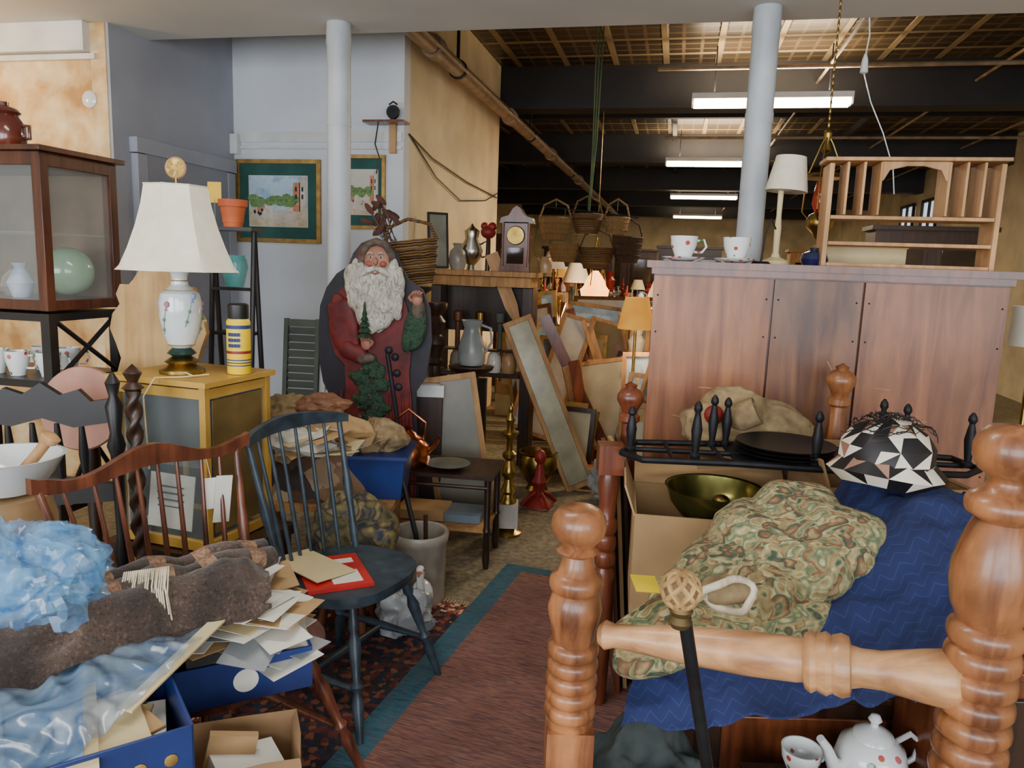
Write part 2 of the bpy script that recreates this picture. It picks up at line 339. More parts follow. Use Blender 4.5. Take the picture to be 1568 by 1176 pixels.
wall('wall_alcove_back',-3.4,-1.95,5.21,5.33,0,CZ,bluewall)
wall('wall_partition_cream',-2.07,-1.949,5.33,8.07,0,CZ,cream)
wall('wall_partition_end',-5.0,-2.07,7.95,8.07,0,CZ,cream)
wall('wall_left',-5.2,-5.0,-2.7,T1,0,CZ,cream)
wall('wall_right',4.5,4.7,-2.7,T1,0,CZ,cream)
wall('wall_far',-5,4.5,T1,T1+.2,0,CZ,cream)
wall('wall_front_sill',-5,4.5,-2.7,-2.5,0,.7,wh)
wall('wall_front_head',-5,4.5,-2.7,-2.5,2.5,SZ,wh)
for i,(a,c) in enumerate([(-5,-4.4),(-1.6,-1.2),(1.6,2.0),(4.3,4.5)]): wall('wall_front_pier_%d'%(i+1),a,c,-2.7,-2.5,.7,2.5,wh)
for i,t in enumerate([8.1,12.1,16.1,20.1,24.1]):
    wall('trim_beam_%d'%(i+1),-4.99,4.49,t,t+.3,3.18,CZ-.002,darkb)
for i,t in enumerate([6.1,10.1,14.1,18.1,22.1]):
    wall('trim_small_beam_%d'%(i+1),-4.99,4.49,t,t+.1,3.46,CZ-.002,darkb)
for i,s in enumerate([-3.6,-.2,2.2]):
    wall('trim_joist_%d'%(i+1),s,s+.06,8.5,T1-.1,3.5,CZ-.003,darkb)
wall('trim_rail_alcove',-3.27,-1.96,5.195,5.209,2.38,2.45,wh)
wall('trim_conduit_alcove',-3.27,-1.96,5.19,5.209,2.33,2.35,wh)
wall('baseboard_alcove',-3.27,-1.96,5.19,5.209,0,.12,wh)
b=B('door_1',loc=st(-3.27,4.62,0),rz=RA,bevel=.003)
b.box((.012,0,1.08),(.04,.86,2.16),doorm)
for y in(-.475,.475): b.box((.015,y,1.07),(.05,.09,2.14),graywall)
b.box((.018,0,2.19),(.056,1.06,.09),graywall)
b.box((.04,0,1.55),(.012,.6,.9),doorm); b.box((.04,0,.55),(.012,.6,.7),doorm)
b.lathe([(0,0),(.02,0),(.012,.02),(.03,.04),(.025,.06),(0,.065)],brass,c=(.03,-.36,1.0),rot=(0,90,0)); b.done()
b=B('wall_thermostat',loc=st(-3.42,3.969,2.42),rz=RA); b.lathe([(.0,.0),(.05,0),(.048,.02),(.03,.03),(0,.03)],porc,rot=(90,0,0)); b.done()
b=B('alarm_sensor',loc=st(-3.25,5.18,2.36),rz=RA); b.box((0,0,0),(.059,.058,.14),porc); b.done()
winl=mat('window_daylight','#c8d4e0','#e0e8f0',emit=1.1,rough=1)
for i,t in enumerate([15.5,16.9]):
    b=B('window_%d'%(i+1),loc=st(4.47,t,2.72),rz=RA)
    b.box((.015,0,0),(.02,.8,.5),winl)
    for y in(-.42,0,.42): b.box((-.01,y,0),(.05,.05,.58),darkb)
    for z in(-.28,.28): b.box((-.01,0,z),(.05,.86,.05),darkb)
    b.done()
for s_t in [(-1.03,4.42),(1.19,3.93)]:
    b=B('support_column',loc=(s_t[0],s_t[1],0)); b.lathe([(.1,0),(.1,.03),(.066,.04),(.066,SZ-.55),(.069,SZ-.55),(.069,SZ-.5),(.066,SZ-.5),(.066,SZ-.12),(.07,SZ-.11),(.066,SZ-.001)],pipew,seg=32)
    b.done()
b=B('sprinkler_pipe',loc=st(-1.8,4.5,3.06),rz=RA)
b.tube([(0,0,0),(0,22.3,0)],.062,pipeb,16)
for y in(.9,3.4,6,9,12,15): b.lathe([(.082,-.06),(.082,.06)],pipeb,c=(0,y,0),rot=(90,0,0),seg=16)
for y in(1.5,4.5,8,11.5): b.box((0,y,.29),(.02,.03,.5),iron); b.lathe([(.075,-.015),(.075,.015)],iron,c=(0,y,0),rot=(90,0,0))
b.tube([(.1,0,-.04),(.1,14,-.04)],.012,pipeb)
b.done()
b=B('ceiling_conduit_runs',loc=st(1.2,4.5,3.40),rz=RA)
for x in(0,1.4,2.6): b.tube([(x,0.0,0),(x,20,0)],.014,pipeb,6)
b.tube([(-1.5,2.9,-.02),(3.1,2.9,-.02)],.02,pipeb,8); b.tube([(-1.5,6.6,-.02),(3.1,6.6,-.02)],.02,pipeb,8)
for x in(0,1.4,2.6):
    for y in(1,5,9): b.tube([(x,y,0),(x,y,.2)],.006,iron,5)
b.done()
flu=mat('fluorescent_tube','#ffe9c0','#fff0d0',emit=22,rough=1)
for i,(x,y,z) in enumerate([(2.27,7.2,3.08),(2.85,11.4,3.1),(3.95,16.5,3.1),(5.25,22.5,3.1)]):
    b=B('fluorescent_light',loc=(x,y,z),rz=RA)
    b.box((0,0,.07),(1.4,.16,.05),wh); b.box((-.69,0,.02),(.02,.14,.06),wh); b.box((.69,0,.02),(.02,.14,.06),wh)
    for yy in(-.05,.05): b.tube([(-.68,yy,.01),(.68,yy,.01)],.03,flu,10)
    for xx in(-.5,.5): b.tube([(xx,0,.09),(xx,0,CZ-z)],.006,iron,6)
    b.done()
    for nm,dz,e,rx in(('fluorescent_glow',-.03,100,0),('fluorescent_uplight',.12,60,180)):
        l=bpy.data.lights.new(nm,'AREA'); l.shape='RECTANGLE'; l.size=1.3; l.size_y=.15; l.energy=e; l.color=(1,.8,.55)
        o=bpy.data.objects.new(nm,l); o.location=(x,y,z+dz); o.rotation_euler=(R(rx),0,R(RA)); bpy.context.scene.collection.objects.link(o)

# ---------------- rugs
b=B('kilim_runner_rug',loc=(.1,2.65,.009),rz=-18.5)
def rg(x0,x1,y0,y1,z=.0):
    return lambda u,v:(x0+(x1-x0)*u,y0+(y1-y0)*v,z+.003*noise.noise(Vector((u*4,v*9,1))))
b.grid(3,60,rg(-.43,-.33,-1.6,1.0),kilb,.006); b.grid(20,60,rg(-.33,.45,-1.6,.93),kil,.006); b.grid(20,3,rg(-.33,.45,.93,1.0),kilb,.006)
b.done(60)
b=B('oriental_rug',loc=(-.66,2.5,.003),rz=-18)
b.box((0,0,0),(.95,1.7,.004),orib); b.box((0,0,.002),(.75,1.5,.003),ori); b.box((0,0,.0036),(.6,1.35,.001),orib); b.box((0,0,.0042),(.54,1.29,.001),ori)
for k in range(60): b.tube([(-.47+k*.016,.85,.0),(-.472+k*.016,.89,.001)],.0018,papery,4)
b.done()

# ---------------- dresser seen from behind
dl=(.564,3.1); w=1.31
cx=dl[0]+.978*w/2; cy=dl[1]-.208*w/2
b=B('wooden_dresser',loc=(cx+.208*.24,cy+.978*.24,0),rz=RA,bevel=.003)
W=w/2
b.box((0,.01,.79),(w,.46,1.54),cherry)
for x0,x1,mm in((-W,-.19,ply),(-.185,.145,plyD),(.15,W,ply)):
    b.box(((x0+x1)/2,-.232,.78),(x1-x0-.004,.018,1.5),mm)
b.box((0,0,1.575),(w+.06,.53,.028),cherry); b.box((0,-.01,1.55),(w+.02,.49,.03),cherry)
sc_=mat('bare_wood_scratch','#b88860','#a8764e')
for (x,z,ln,a) in((-.5,.95,.09,8),(-.46,.93,.07,5),(-.42,1.08,.05,0),(.25,1.12,.06,4),(.4,1.0,.05,-5),(-.3,.98,.05,3),(.05,1.2,.04,60)): b.box((x,-.2415,z),(ln,.001,.004),sc_,rot=(0,a,0))
for x in(-W+.02,-.21,-.165,.125,.17,W-.02):
    for z in(.3,.8,1.3,1.45): b.ell((x,-.241,z),(.004,.002,.004),iron,8)
b.done()
def mug(name,x,y,z,m,r=.04,hh=.08,saucer=False,rz=0):
    b=B(name,loc=(x,y,z),rz=rz)
    z0=0
    if saucer: b.lathe([(0,0),(.04,0),(.085,.014),(.088,.018),(.05,.01),(0,.008)],m); z0=.012
    b.lathe([(0,z0),(r*.6,z0),(r*.65,z0+.01),(r*.95,z0+hh*.6),(r*1.02,z0+hh),(r*.95,z0+hh),(r*.85,z0+hh*.55),(r*.5,z0+.02),(0,z0+.015)],m)
    b.tube([(r*.9,0,z0+hh*.8),(r*1.5,0,z0+hh*.85),(r*1.7,0,z0+hh*.55),(r*1.4,0,z0+hh*.3),(r*.8,0,z0+hh*.3)],.005,m); return b.done()
mug('teacup_with_saucer',.69,3.16,1.59,porcf,.055,.09,True); mug('teacup_with_saucer',.90,3.13,1.59,porcf,.055,.09,True,60)
b=B('ink_pot',loc=(1.21,3.1,1.59)); b.lathe([(0,0),(.045,0),(.055,.025),(.045,.05),(.02,.06),(.022,.07),(0,.07)],mat('cobalt_glaze','#101838','#18224c',rough=.1,coat=1)); b.done()
b=B('candlestick_lamp',loc=(1.085,3.2,1.59))
b.lathe([(0,0),(.06,0),(.055,.015),(.02,.03),(.012,.05),(.014,.15),(.01,.2),(.012,.32)],papery)
b.lathe([(.085,.3),(.06,.44),(.057,.44),(.081,.3)],shade,rot=(0,4,0)); b.tube([(0,0,.3),(0,0,.43)],.004,brass); b.tube([(.055,0,.42),(-.055,0,.42)],.002,brass); b.done()
b=B('gooseneck_wire_stand',loc=(1.0,3.12,1.59)); b.lathe([(0,0),(.04,0),(.03,.01),(0,.012)],iron); b.tube([(0,0,0),(.01,0,.12),(.03,0,.18),(.05,0,.14)],.004,iron); b.done()
b=B('cubby_shelf',loc=(1.52,3.02,1.589),rz=RA,bevel=.002)
w2=.6; hh=.41
for x in(-w2/2,w2/2): b.box((x,0,hh/2-.008),(.018,.15,hh-.016),pineL)
for z in(.09,.19,hh): b.box((0,0,z),(w2+(.05 if z==hh else -.02),.16 if z==hh else .148,.014),pineL)
b.box((0,0,.0075),(w2-.02,.148,.014),pineL)
for x in(-.24,-.18,-.12,.12,.18,.24): b.box((x,0,.3),(.01,.14,.2),pineL)
b.poly([(-.11,.33),(-.09,.37),(-.03,.385),(.03,.385),(.09,.37),(.11,.33),(.12,.33),(.12,.402),(-.12,.402),(-.12,.33)],.012,pineL,y=-.06)
b.done()
b=B('cigar_box',loc=(1.45,3.24,1.59),rz=RA); b.box((0,0,.04),(.34,.12,.08),papery); b.box((0,0,.085),(.35,.13,.01),yel); b.done()
b=B('hanging_oil_lamp',loc=(1.46,3.72,1.72))
b.lathe([(0,0),(.02,.01),(.03,.03),(.06,.06),(.065,.09),(.05,.12),(.03,.13)],brass); b.lathe([(.028,.13),(.045,.17),(.04,.22),(.028,.28),(.027,.28),(.038,.22),(.043,.17),(.026,.13)],mat('red_glass','#9c2a20','#b83c2c',rough=.05,alpha=.8))
for a in range(3):
    t=a*2.09; b.tube([(.06*math.cos(t),.06*math.sin(t),.09),(.11*math.cos(t),.11*math.sin(t),.14),(.1*math.cos(t),.1*math.sin(t),.3),(.03*math.cos(t),.03*math.sin(t),.45),(0,0,.5)],.004,brass)
b.lathe([(.09,.29),(.1,.3),(.09,.31)],brass); b.lathe([(0,.4),(.025,.42),(.01,.46),(.02,.5),(0,.53)],brass)
for k in range(18): b.ell((0,0,.54+k*.032),(.006,.006,.018),brass,8)
b.tube([(0,0,.5),(0,0,SZ-1.72)],.002,brass); b.done()
b=B('hanging_electrical_cord',loc=(1.72,4.0,2.83)); b.tube([(0,0,0),(.01,0,-.08),(.0,0,-.18)],.004,porc); b.lathe([(0,-.27),(.02,-.26),(.015,-.2),(.006,-.17)],porc)
b.tube([(0,0,-.26),(.05,0,-.4),(.13,0,-.55),(.2,0,-.72),(.22,0,-.85)],.003,porc); b.done()

# ---------------- bed posts
def post(name,loc,prof,m,rot=(0,0,0),blk_=None):
    b=B(name,loc=loc,rot=tuple(R(a) for a in rot)); b.lathe(prof,m,seg=40)
    for bb in blk_ or []: b.box((0,0,(bb[0]+bb[1])/2),(bb[2],bb[2],bb[1]-bb[0]),m)
    return b.done(50)
def rings(z0,z1,n,r0,r1):
    out=[]; d=(z1-z0)/n
    for i in range(n):
        for k,(f,q) in enumerate(((0,r0),(.12,(r0*.35+r1*.65)),(.3,r1*.985),(.5,r1),(.7,r1*.985),(.88,(r0*.35+r1*.65)))): out.append((q,z0+d*(i+f)))
    out.append((r0,z1)); return out
p=[(0,0),(.03,0),(.04,.05),(.045,.2),(.05,.24)]
pl=p+[(.05,.56),(.052,.585)]+rings(.59,.765,5,.045,.056)+[(.046,.77),(.05,.80),(.055,.82),(.058,.84),(.05,.87)]+rings(.875,.915,1,.046,.057)+[(.04,.92),(.033,.94),(.03,.955),(.045,.965),(.034,.975),(.04,.985),(.054,1.0),(.058,1.02),(.055,1.04),(.045,1.053),(.03,1.06),(0,1.063)]
post('turned_bed_post',(.15,1.5,0),pl,maple,blk_=[(.25,.575,.1)])
pr=p+[(.05,.45),(.055,.62)]+rings(.64,.98,8,.047,.06)+[(.05,.985),(.06,1.01),(.066,1.05),(.065,1.08),(.055,1.12),(.045,1.15),(.04,1.16)]+rings(1.165,1.205,1,.045,.058)+[(.035,1.212),(.028,1.225),(.03,1.235),(.045,1.245),(.055,1.265),(.056,1.285),(.05,1.305),(.035,1.318),(0,1.323)]
post('turned_bed_post',(.82,1.2,0),pr,maple)
b=B('turned_bed_rail',loc=(.2,1.46,.80)); L_=Vector((.60,-.26,.07))
prof=[(0,.02),(.02,.03),(.05,.024),(.1,.026),(.25,.036),(.45,.042),(.58,.041),(.6,.039),(.605,.05),(.62,.056),(.635,.05),(.64,.052),(.66,.057),(.675,.051),(.68,.053),(.7,.057),(.72,.052),(.725,.038),(.75,.034),(.8,.034),(.9,.046),(.95,.05),(.97,.047),(1,.03)]
b.turned((0,0,0),L_,prof,mapleX,28); b.done(50)
pf0=[(0,0),(.035,0),(.035,.7),(.04,.8),(.03,.9),(.028,.96),(.04,.97),(.04,.99),(.028,1.0),(.035,1.02),(.052,1.05),(.052,1.07),(.04,1.09),(.02,1.1),(.025,1.11),(0,1.125)]
post('cherry_bed_post',(.46,2.86,0),pf0,maple2)
post('maple_bed_post',(1.22,2.76,.11),pf0,maple)
pd=[(0,0),(.03,0),(.04,.3),(.036,.5)]+rings(.52,.7,3,.028,.037)+[(.03,.75),(.038,.82),(.03,.86)]
post('short_bed_post',(.345,2.5,0),pd,maple2,blk_=[(.86,.96,.085)])
b=B('walking_cane',loc=(.285,1.15,1.035)); e=Vector((.26,.26,-1.03))
b.tube([(0,0,0),e*.5,e],[.0115,.011,.009],iron,12); b.lathe([(.014,-.06),(.02,-.05),(.014,-.04),(.02,-.03),(.016,-.02)],mat('cane_collar','#4a3c24','#6c5a38',rough=.5,metal=.7),c=(.003,.003,0))
knm=mat('knob_woven_tan','#8c6a3c','#b8965e',rough=.75,scale=40); knd=mat('knob_woven_dark','#5c4424','#74583a',rough=.8)
b.ell((0,0,.005),.030,knd,24)
for k in range(7):
    for s_ in(-1,1):
        b.tube([(.0305*math.sin(th)*math.cos(k*.9+s_*th*.9),.0305*math.sin(th)*math.sin(k*.9+s_*th*.9),.005+.0305*math.cos(th)) for th in [.1+i*.245 for i in range(12)]],.0045,knm,6)
b.done()

# ---------------- right-hand pile
b=B('blanket_chest',loc=(1.14,2.22,0),bevel=.004); b.box((0,0,.22),(1.24,.76,.44),dwood); b.box((0,0,.45),(1.28,.80,.02),dwood); b.box((0,-.383,.25),(1.1,.01,.28),cherry); b.done()
b=B('nightstand',loc=(1.22,1.62,0),bevel=.003); b.box((0,0,.37),(.40,.36,.74),cherry); b.box((0,0,.75),(.42,.38,.02),cherry); b.box((0,-.185,.6),(.34,.012,.2),dwood); b.ell((0,-.2,.6),.015,brass); b.done()
b=B('wooden_crate',loc=(.87,1.56,0),bevel=.002)
for z in(.05,.15,.25): b.box((0,-.16,z),(.5,.012,.085),dwood); b.box((0,.16,z),(.5,.012,.085),dwood); b.box((-.245,0,z),(.012,.30,.085),dwood); b.box((.245,0,z),(.012,.30,.085),dwood)
b.box((0,0,.32),(.52,.34,.02),dwood); b.done()
def cbox(name,c,d,rz,m=kraft,flaps=True,openz=True):
    b=B(name,loc=(c[0],c[1],c[2]),rz=rz); x,y,z=d; t=.006
    b.box((0,0,t/2),(x-.01,y-.01,t),m)
    for s in(-1,1): b.box((s*x/2,0,z/2),(t,y-.007,z),m); b.box((0,s*y/2,z/2),(x+.005,t,z),m)
    if flaps:
        b.box((0,y/2+.05,z+.03),(x,t,.12),m,rot=(-60,0,0)); b.box((x/2+.05,0,z-.02),(t,y,.12),m,rot=(0,110,0)); b.box((-x/2-.02,0,z+.04),(t,y,.1),m,rot=(0,-20,0))
    return b.done()
cbox('cardboard_box',(.68,2.38,.462),(.52,.36,.34),-8)
b=B('brass_bowl',loc=(.67,2.36,.74)); b.lathe([(0,0),(.06,0),(.1,.02),(.14,.07),(.155,.12),(.16,.122),(.15,.118),(.135,.07),(.095,.025),(0,.01)],mat('brass_bowl_metal','#5c5a30','#8a8448',rough=.25,metal=.9,scale=12),seg=40); b.ell((.03,.02,.07),(.03,.03,.02),brass); b.done()
b=B('packed_linens',loc=(.68,2.38,.47)); b.heap((0,0,0),.22,.15,.27,canv,3); b.done(60)
cbox('packing_carton',(1.22,2.42,.462),(.46,.3,.44),4,kraftd)
b=B('upturned_tea_table',loc=(.93,2.42,.955),rz=-4)
fr_=[(-.56,-.06),(-.5,-.14),(-.2,-.13),(.1,-.15),(.5,-.12),(.58,-.04),(.56,.1),(.2,.14),(-.2,.14),(-.5,.1),(-.56,-.06)]
b.tube([(x,y,0) for x,y in fr_],.011,iron,8); b.tube([(-.52,0,0),(.55,0,0)],.009,iron)
b.slab([(-.2,-.10),(.2,-.11),(.2,.11),(-.2,.11)],-.006,.005,iron)
for x in(-.4,-.24,.24,.42): b.tube([(x,-.13,0),(x,.12,0)],.008,iron)
sp=[(0,.016),(.08,.018),(.12,.01),(.3,.014),(.5,.018),(.7,.012),(.8,.008),(.86,.014),(.93,.012),(1,.004)]
for x,y,q in((-.33,-.1,.19),(-.24,.1,.18),(-.19,.12,.17),(.04,-.12,.18),(.33,.12,.19),(.40,.1,.18),(.55,-.02,.18),(-.53,-.03,.15)): b.turned((x,y,.0),(x,y,q),sp,iron,12)
b.done()
b=B('stack_of_black_platters',loc=(.9,2.42,.963))
for k in range(3): b.lathe([(0,0),(.11,0),(.155,.014),(.158,.018),(.11,.006),(0,.006)],blk,c=(.004*k,0,k*.012),seg=40)
b.done()
b=B('canvas_sack',loc=(.88,2.70,.0)); b.crumple((0,0,.98),(.24,.1,.14),canv,seed=4,amp=.18,fine=.1,rot=(0,10,0)); b.box((0,0,.44),(.4,.14,.88),kraftd); b.ell((-.16,-.08,1.05),(.035,.03,.035),red); b.lathe([(.03,0),(.05,.03),(.05,.1),(.045,.1),(.045,.03)],canv,c=(-.1,-.08,1.03),rot=(20,60,0)); b.done(60)
b=B('flat_board_bundle',loc=(.41,2.66,0))
for k,(dx,mm) in enumerate(((0,maple2),(.03,kraft),(.06,dwood))): b.box((dx-.02,.04*k,.46),(.014,.22,.92),mm,rot=(0,-5,0))
b.done()
G=[[(.85,2.2,.62),(1.0,2.12,.98),(1.15,2.02,1.0),(1.36,1.92,.9)],
[(.6,1.98,.66),(.85,1.92,.82),(1.05,1.82,.95),(1.24,1.76,.95)],
[(.35,1.72,.60),(.6,1.67,.66),(.84,1.6,.72),(1.02,1.55,.80)],
[(.27,1.58,.50),(.5,1.52,.54),(.7,1.5,.61),(.86,1.45,.66)]]
cloth('moving_blanket',G,blanket,amp=.028,fr=7,crs=.03,edge=.05)
b=B('tapestry_cushion',loc=(.60,1.86,.80)); b.pillow((.06,0,.0),(.31,.17,.09),tap,rot=(16,-24,22),seed=2,wr=.11,fr=6,taper=.3); b.pillow((-.07,-.14,-.09),(.28,.09,.05),tap,rot=(24,-10,10),seed=5,wr=.12); b.done(70)
b=B('fur_muff',loc=(.49,1.56,.85)) 
pts=[(.055*math.cos(a)*(1+.2*math.sin(3*a)),.02*math.sin(a*2),.035*math.sin(a)) for a in [2*math.pi*i/24 for i in range(25)]]
b.tube(pts,.009,fur,8); b.pillow((.005,.03,0),(.05,.04,.03),canv); b.done(60)
b=B('harlequin_patchwork_hat',loc=(1.03,2.0,1.08))
def harl(P,closed_u,nu,nv):
    for j in range(nv):
        for i in range(nu):
            a=P(i/nu,j/nv);c_=P((i+1)/nu,j/nv);d=P((i+1)/nu,(j+1)/nv);e_=P(i/nu,(j+1)/nv)
            tri=((a,c_,d),(a,d,e_)) if (i+j)%2 else ((a,c_,e_),(c_,d,e_))
            for k,t in enumerate(tri): b.add(list(t),[(0,1,2)],random.choice([hblk,hblk,hcr,htan,hblk] if k else [hblk,hcr,hcr,hblk]))
def dome(u,v):
    a=2*math.pi*u+v*.5; ph=-.6+v*(math.pi/2+.6); r=1+.05*noise.noise(Vector((math.cos(a)*2,math.sin(a)*2,v*3))); return (.125*math.cos(ph)*math.cos(a)*r,.12*math.cos(ph)*math.sin(a)*r,.095*math.sin(ph)*r)
harl(dome,1,16,5)
def brim(u,v):
    a=2*math.pi*u; q=2*math.pi*v; R0=.118; r0=.034; return ((R0+r0*math.cos(q))*math.cos(a),(R0+r0*math.cos(q))*math.sin(a)*.97,-.045+r0*math.sin(q)+.01*math.sin(a*2))
harl(brim,1,16,4)
for k in range(40):
    a=random.uniform(0,6.28); el=random.uniform(.5,1.4); b.tube([(.14*math.cos(el+j*.05)*math.cos(a+j*.22),.135*math.cos(el+j*.05)*math.sin(a+j*.22),.105*math.sin(el+j*.05)+.008*math.sin(j*1.3+k)) for j in range(7)],.0013,blk,4)
b.done(25)
b=B('yellow_note_paper',loc=(.34,1.72,.80)); b.box((0,0,0),(.07,.05,.002),mat('note_yellow','#e8c81c'),rot=(30,10,20)); b.done()
def teapot(name,x,y,z,s=1,rz=0):
    b=B(name,loc=(x,y,z),rz=rz)
    pr=[(0,0),(.04,0),(.045,.008),(.062,.03),(.068,.055),(.06,.085),(.042,.1),(.038,.104)]
    b.lathe([(a*s,c*s) for a,c in pr],porcf,seg=32); b.lathe([(a*s,c*s) for a,c in [(.04,.102),(.036,.112),(.02,.122),(.008,.126),(.007,.132),(.013,.14),(.008,.15),(0,.152)]],porc)
    b.tube([(-.05*s,0,.04*s),(-.085*s,0,.055*s),(-.1*s,0,.09*s),(-.118*s,0,.112*s)],[.018*s,.014*s,.009*s,.008*s],porc,12)
    b.tube([(.05*s,0,.085*s),(.085*s,0,.1*s),(.11*s,0,.08*s),(.1*s,0,.045*s),(.062*s,0,.028*s)],.006*s,porc,8); return b.done(50)
teapot('porcelain_teapot',.9,1.66,.332,1.22,12)
mug('porcelain_teacup',.745,1.69,.332,porcf,.048,.07,False,20)
teapot('porcelain_sugar_bowl',.68,1.52,.332,.8,-30)
b=B('crumpled_dark_fabric',loc=(.36,1.66,.17)); b.crumple((0,0,.06),(.18,.14,.24),mat('fabric_grey_green','#242c2c','#3c4442',rough=.9,scale=20),seed=9,amp=.25); b.done(60)
b=B('drum_shade_floor_lamp',loc=(2.25,3.25,0)); b.lathe([(0,0),(.13,0),(.12,.02),(.02,.04),(.012,.06),(.012,1.3)],brass); b.lathe([(.1,1.28),(.098,1.45),(.096,1.45),(.098,1.28)],shade); b.done()

# ---------------- left: cabinet
cab=Vector((-1.80-.978*.36+.208*.2,2.9+.208*.36+.978*.2))
b=B('glass_curio_cabinet',loc=(cab.x,cab.y,1.31),rz=RA,bevel=.002)
X,Y,Z=.36,.2,.6
cw=wood('cabinet_walnut','#3a1c12','#5e3220',rough=.35)
for sx in(-1,1):
    for sy in(-1,1): b.box((sx*(X-.02),sy*(Y-.02),Z/2),(.04,.04,Z),cw)
b.box((0,0,.021),(2*X-.002,2*Y-.002,.04),cw); b.box((0,0,Z-.024),(2*X-.002,2*Y-.002,.05),cw); b.box((0,0,Z+.012),(2*X+.05,2*Y+.05,.02),cw); b.box((0,Y-.012,Z/2),(2*X-.01,.012,Z),mat('cabinet_back','#5c4a38','#7a6450')); b.box((0,0,.3),(2*X-.04,2*Y-.04,.008),glass)
b.box((X-.015,0,Z/2),(.004,2*Y-.06,Z-.08),glass); b.box((0,-Y+.015,Z/2),(2*X-.06,.004,Z-.08),glass); b.box((0,-Y+.01,Z/2),(.035,.03,Z-.02),cw)
b.ell((.24,.04,.15),(.1,.1,.1),mat('celadon_glaze','#7a9c80','#98b898',rough=.15,coat=.6),24); b.lathe([(0,.04),(.04,.04),(.06,.08),(.05,.12),(.02,.15)],stone,c=(.02,0,0)); b.lathe([(0,.04),(.03,.04),(.05,.1),(.02,.16),(.03,.18)],mat('delft','#4a6a94','#c4ccd8',rough=.2),c=(.12,-.08,0)); b.done()
b=B('brown_stoneware_jar',loc=(-2.08,3.14,1.935)); b.lathe([(0,0),(.06,0),(.075,.03),(.075,.1),(.055,.13),(.05,.14),(.062,.15),(.05,.165),(.02,.175),(.02,.19),(0,.195)],mat('jar_brown','#4a1c14','#6e3020',rough=.15,coat=.7)); b.tube([(.07,0,.1),(.1,0,.1),(.1,0,.05),(.07,0,.05)],.008,MATS['jar_brown']); b.done()
b=B('cabinet_stand',loc=(cab.x,cab.y,0),rz=RA)
for sx in(-1,1):
    for sy in(-1,1): b.box((sx*(X-.02),sy*(Y-.02),.65),(.04,.04,1.3),blk)
for z in(1.284,1.02,.5,.15): b.box((0,0,z-.0),(2*X-.003,2*Y-.003,.03),blk)
for z0,z1 in((1.04,1.27),(.52,1.0)):
    for sx in(-1,1):
        b.tube([(sx*(X-.01),-Y+.04,z0),(sx*(X-.01),Y-.04,z1)],.01,blk); b.tube([(sx*(X-.01),-Y+.04,z1),(sx*(X-.01),Y-.04,z0)],.01,blk)
b.done()
for dx,dy in((.25,-.1),(.12,-.12),(.0,-.1),(.2,.06),(.08,.05)):
    v=Matrix.Rotation(R(RA),2)@Vector((dx,dy)); mug('floral_mug',cab.x+v.x,cab.y+v.y,1.036,porcf,.045,.1,False,random.randint(0,90))
b=B('carved_black_chair',loc=(-1.57,2.5,0),rz=4)
b.box((0,-.12,.44),(.48,.3,.04),blk)
tp=[(0,.02),(.1,.02),(.12,.028),(.16,.018),(.4,.02),(.45,.028),(.5,.018),(.75,.02),(.78,.03),(.82,.018),(.9,.028),(.93,.014),(.97,.024),(1,.005)]
for x in(-.23,.23): b.turned((x,0,0),(x,-.04,1.15),tp,blk); b.turned((x,-.25,0),(x,-.25,.44),[(0,.018),(.3,.024),(.6,.016),(1,.02)],blk)
pts=[(-.22,.98),(-.22,1.06),(-.16,1.05),(-.12,1.09),(-.06,1.07),(0,1.11),(.06,1.07),(.12,1.09),(.16,1.05),(.22,1.06),(.22,.98),(.1,.96),(0,.99),(-.1,.96)]
b.poly(pts,.025,blk,y=-.035); b.poly([(-.22,.7),(-.22,.76),(0,.78),(.22,.76),(.22,.7),(0,.68)],.02,blk,y=-.02)
for x in(-.12,-.04,.04,.12): b.turned((x,-.02,.76),(x,-.035,.97),[(0,.008),(.5,.016),(1,.008)],blk)
b.done()
b=B('barley_twist_post',loc=(-1.24,2.42,0)); n=80
vs=[];fs=[]
for i in range(n+1):
    z=i/n*1.1
    for k in range(12):
        a=2*math.pi*k/12; rr=.02+.008*math.cos(2*(a-z*40)); vs.append((rr*math.cos(a),rr*math.sin(a),z))
for j in range(n):
    for k in range(12): fs.append((j*12+k,j*12+(k+1)%12,(j+1)*12+(k+1)%12,(j+1)*12+k))
b.add(vs,fs,dwood); b.lathe([(.02,1.1),(.035,1.11),(.015,1.13),(.03,1.16),(0,1.19)],dwood); b.lathe([(0,0),(.1,0),(.09,.02),(.03,.03),(.02,.05)],dwood); b.done(60)
b=B('tilt_top_table',loc=(-1.62,2.78,0)); pk=mat('pinkish_wood','#a8705c','#c08a72',rough=.5)
b.lathe([(0,-.01),(.155,-.01),(.16,0),(.155,.01),(0,.01)],pk,c=(0,0,.96),rot=(80,0,0),seg=48); b.turned((0,.05,.1),(0,.05,.9),[(0,.03),(.2,.04),(.3,.02),(.8,.03),(1,.02)],dwood)
for a in(0,2.1,4.2): b.tube([(0,.05,.2),(.12*math.cos(a),.05+.12*math.sin(a),.12),(.2*math.cos(a),.05+.2*math.sin(a),.02)],.02,dwood)
b.done()
b=B('wooden_stool',loc=(-1.42,2.02,0)); b.lathe([(0,.56),(.17,.56),(.175,.575),(.17,.6),(0,.6)],chairbr,seg=32)
for a in range(4): t=a*1.57+.78; b.turned((.2*math.cos(t),.2*math.sin(t),0),(.11*math.cos(t),.11*math.sin(t),.56),[(0,.012),(.4,.02),(.6,.013),(1,.015)],chairbr)
b.done()
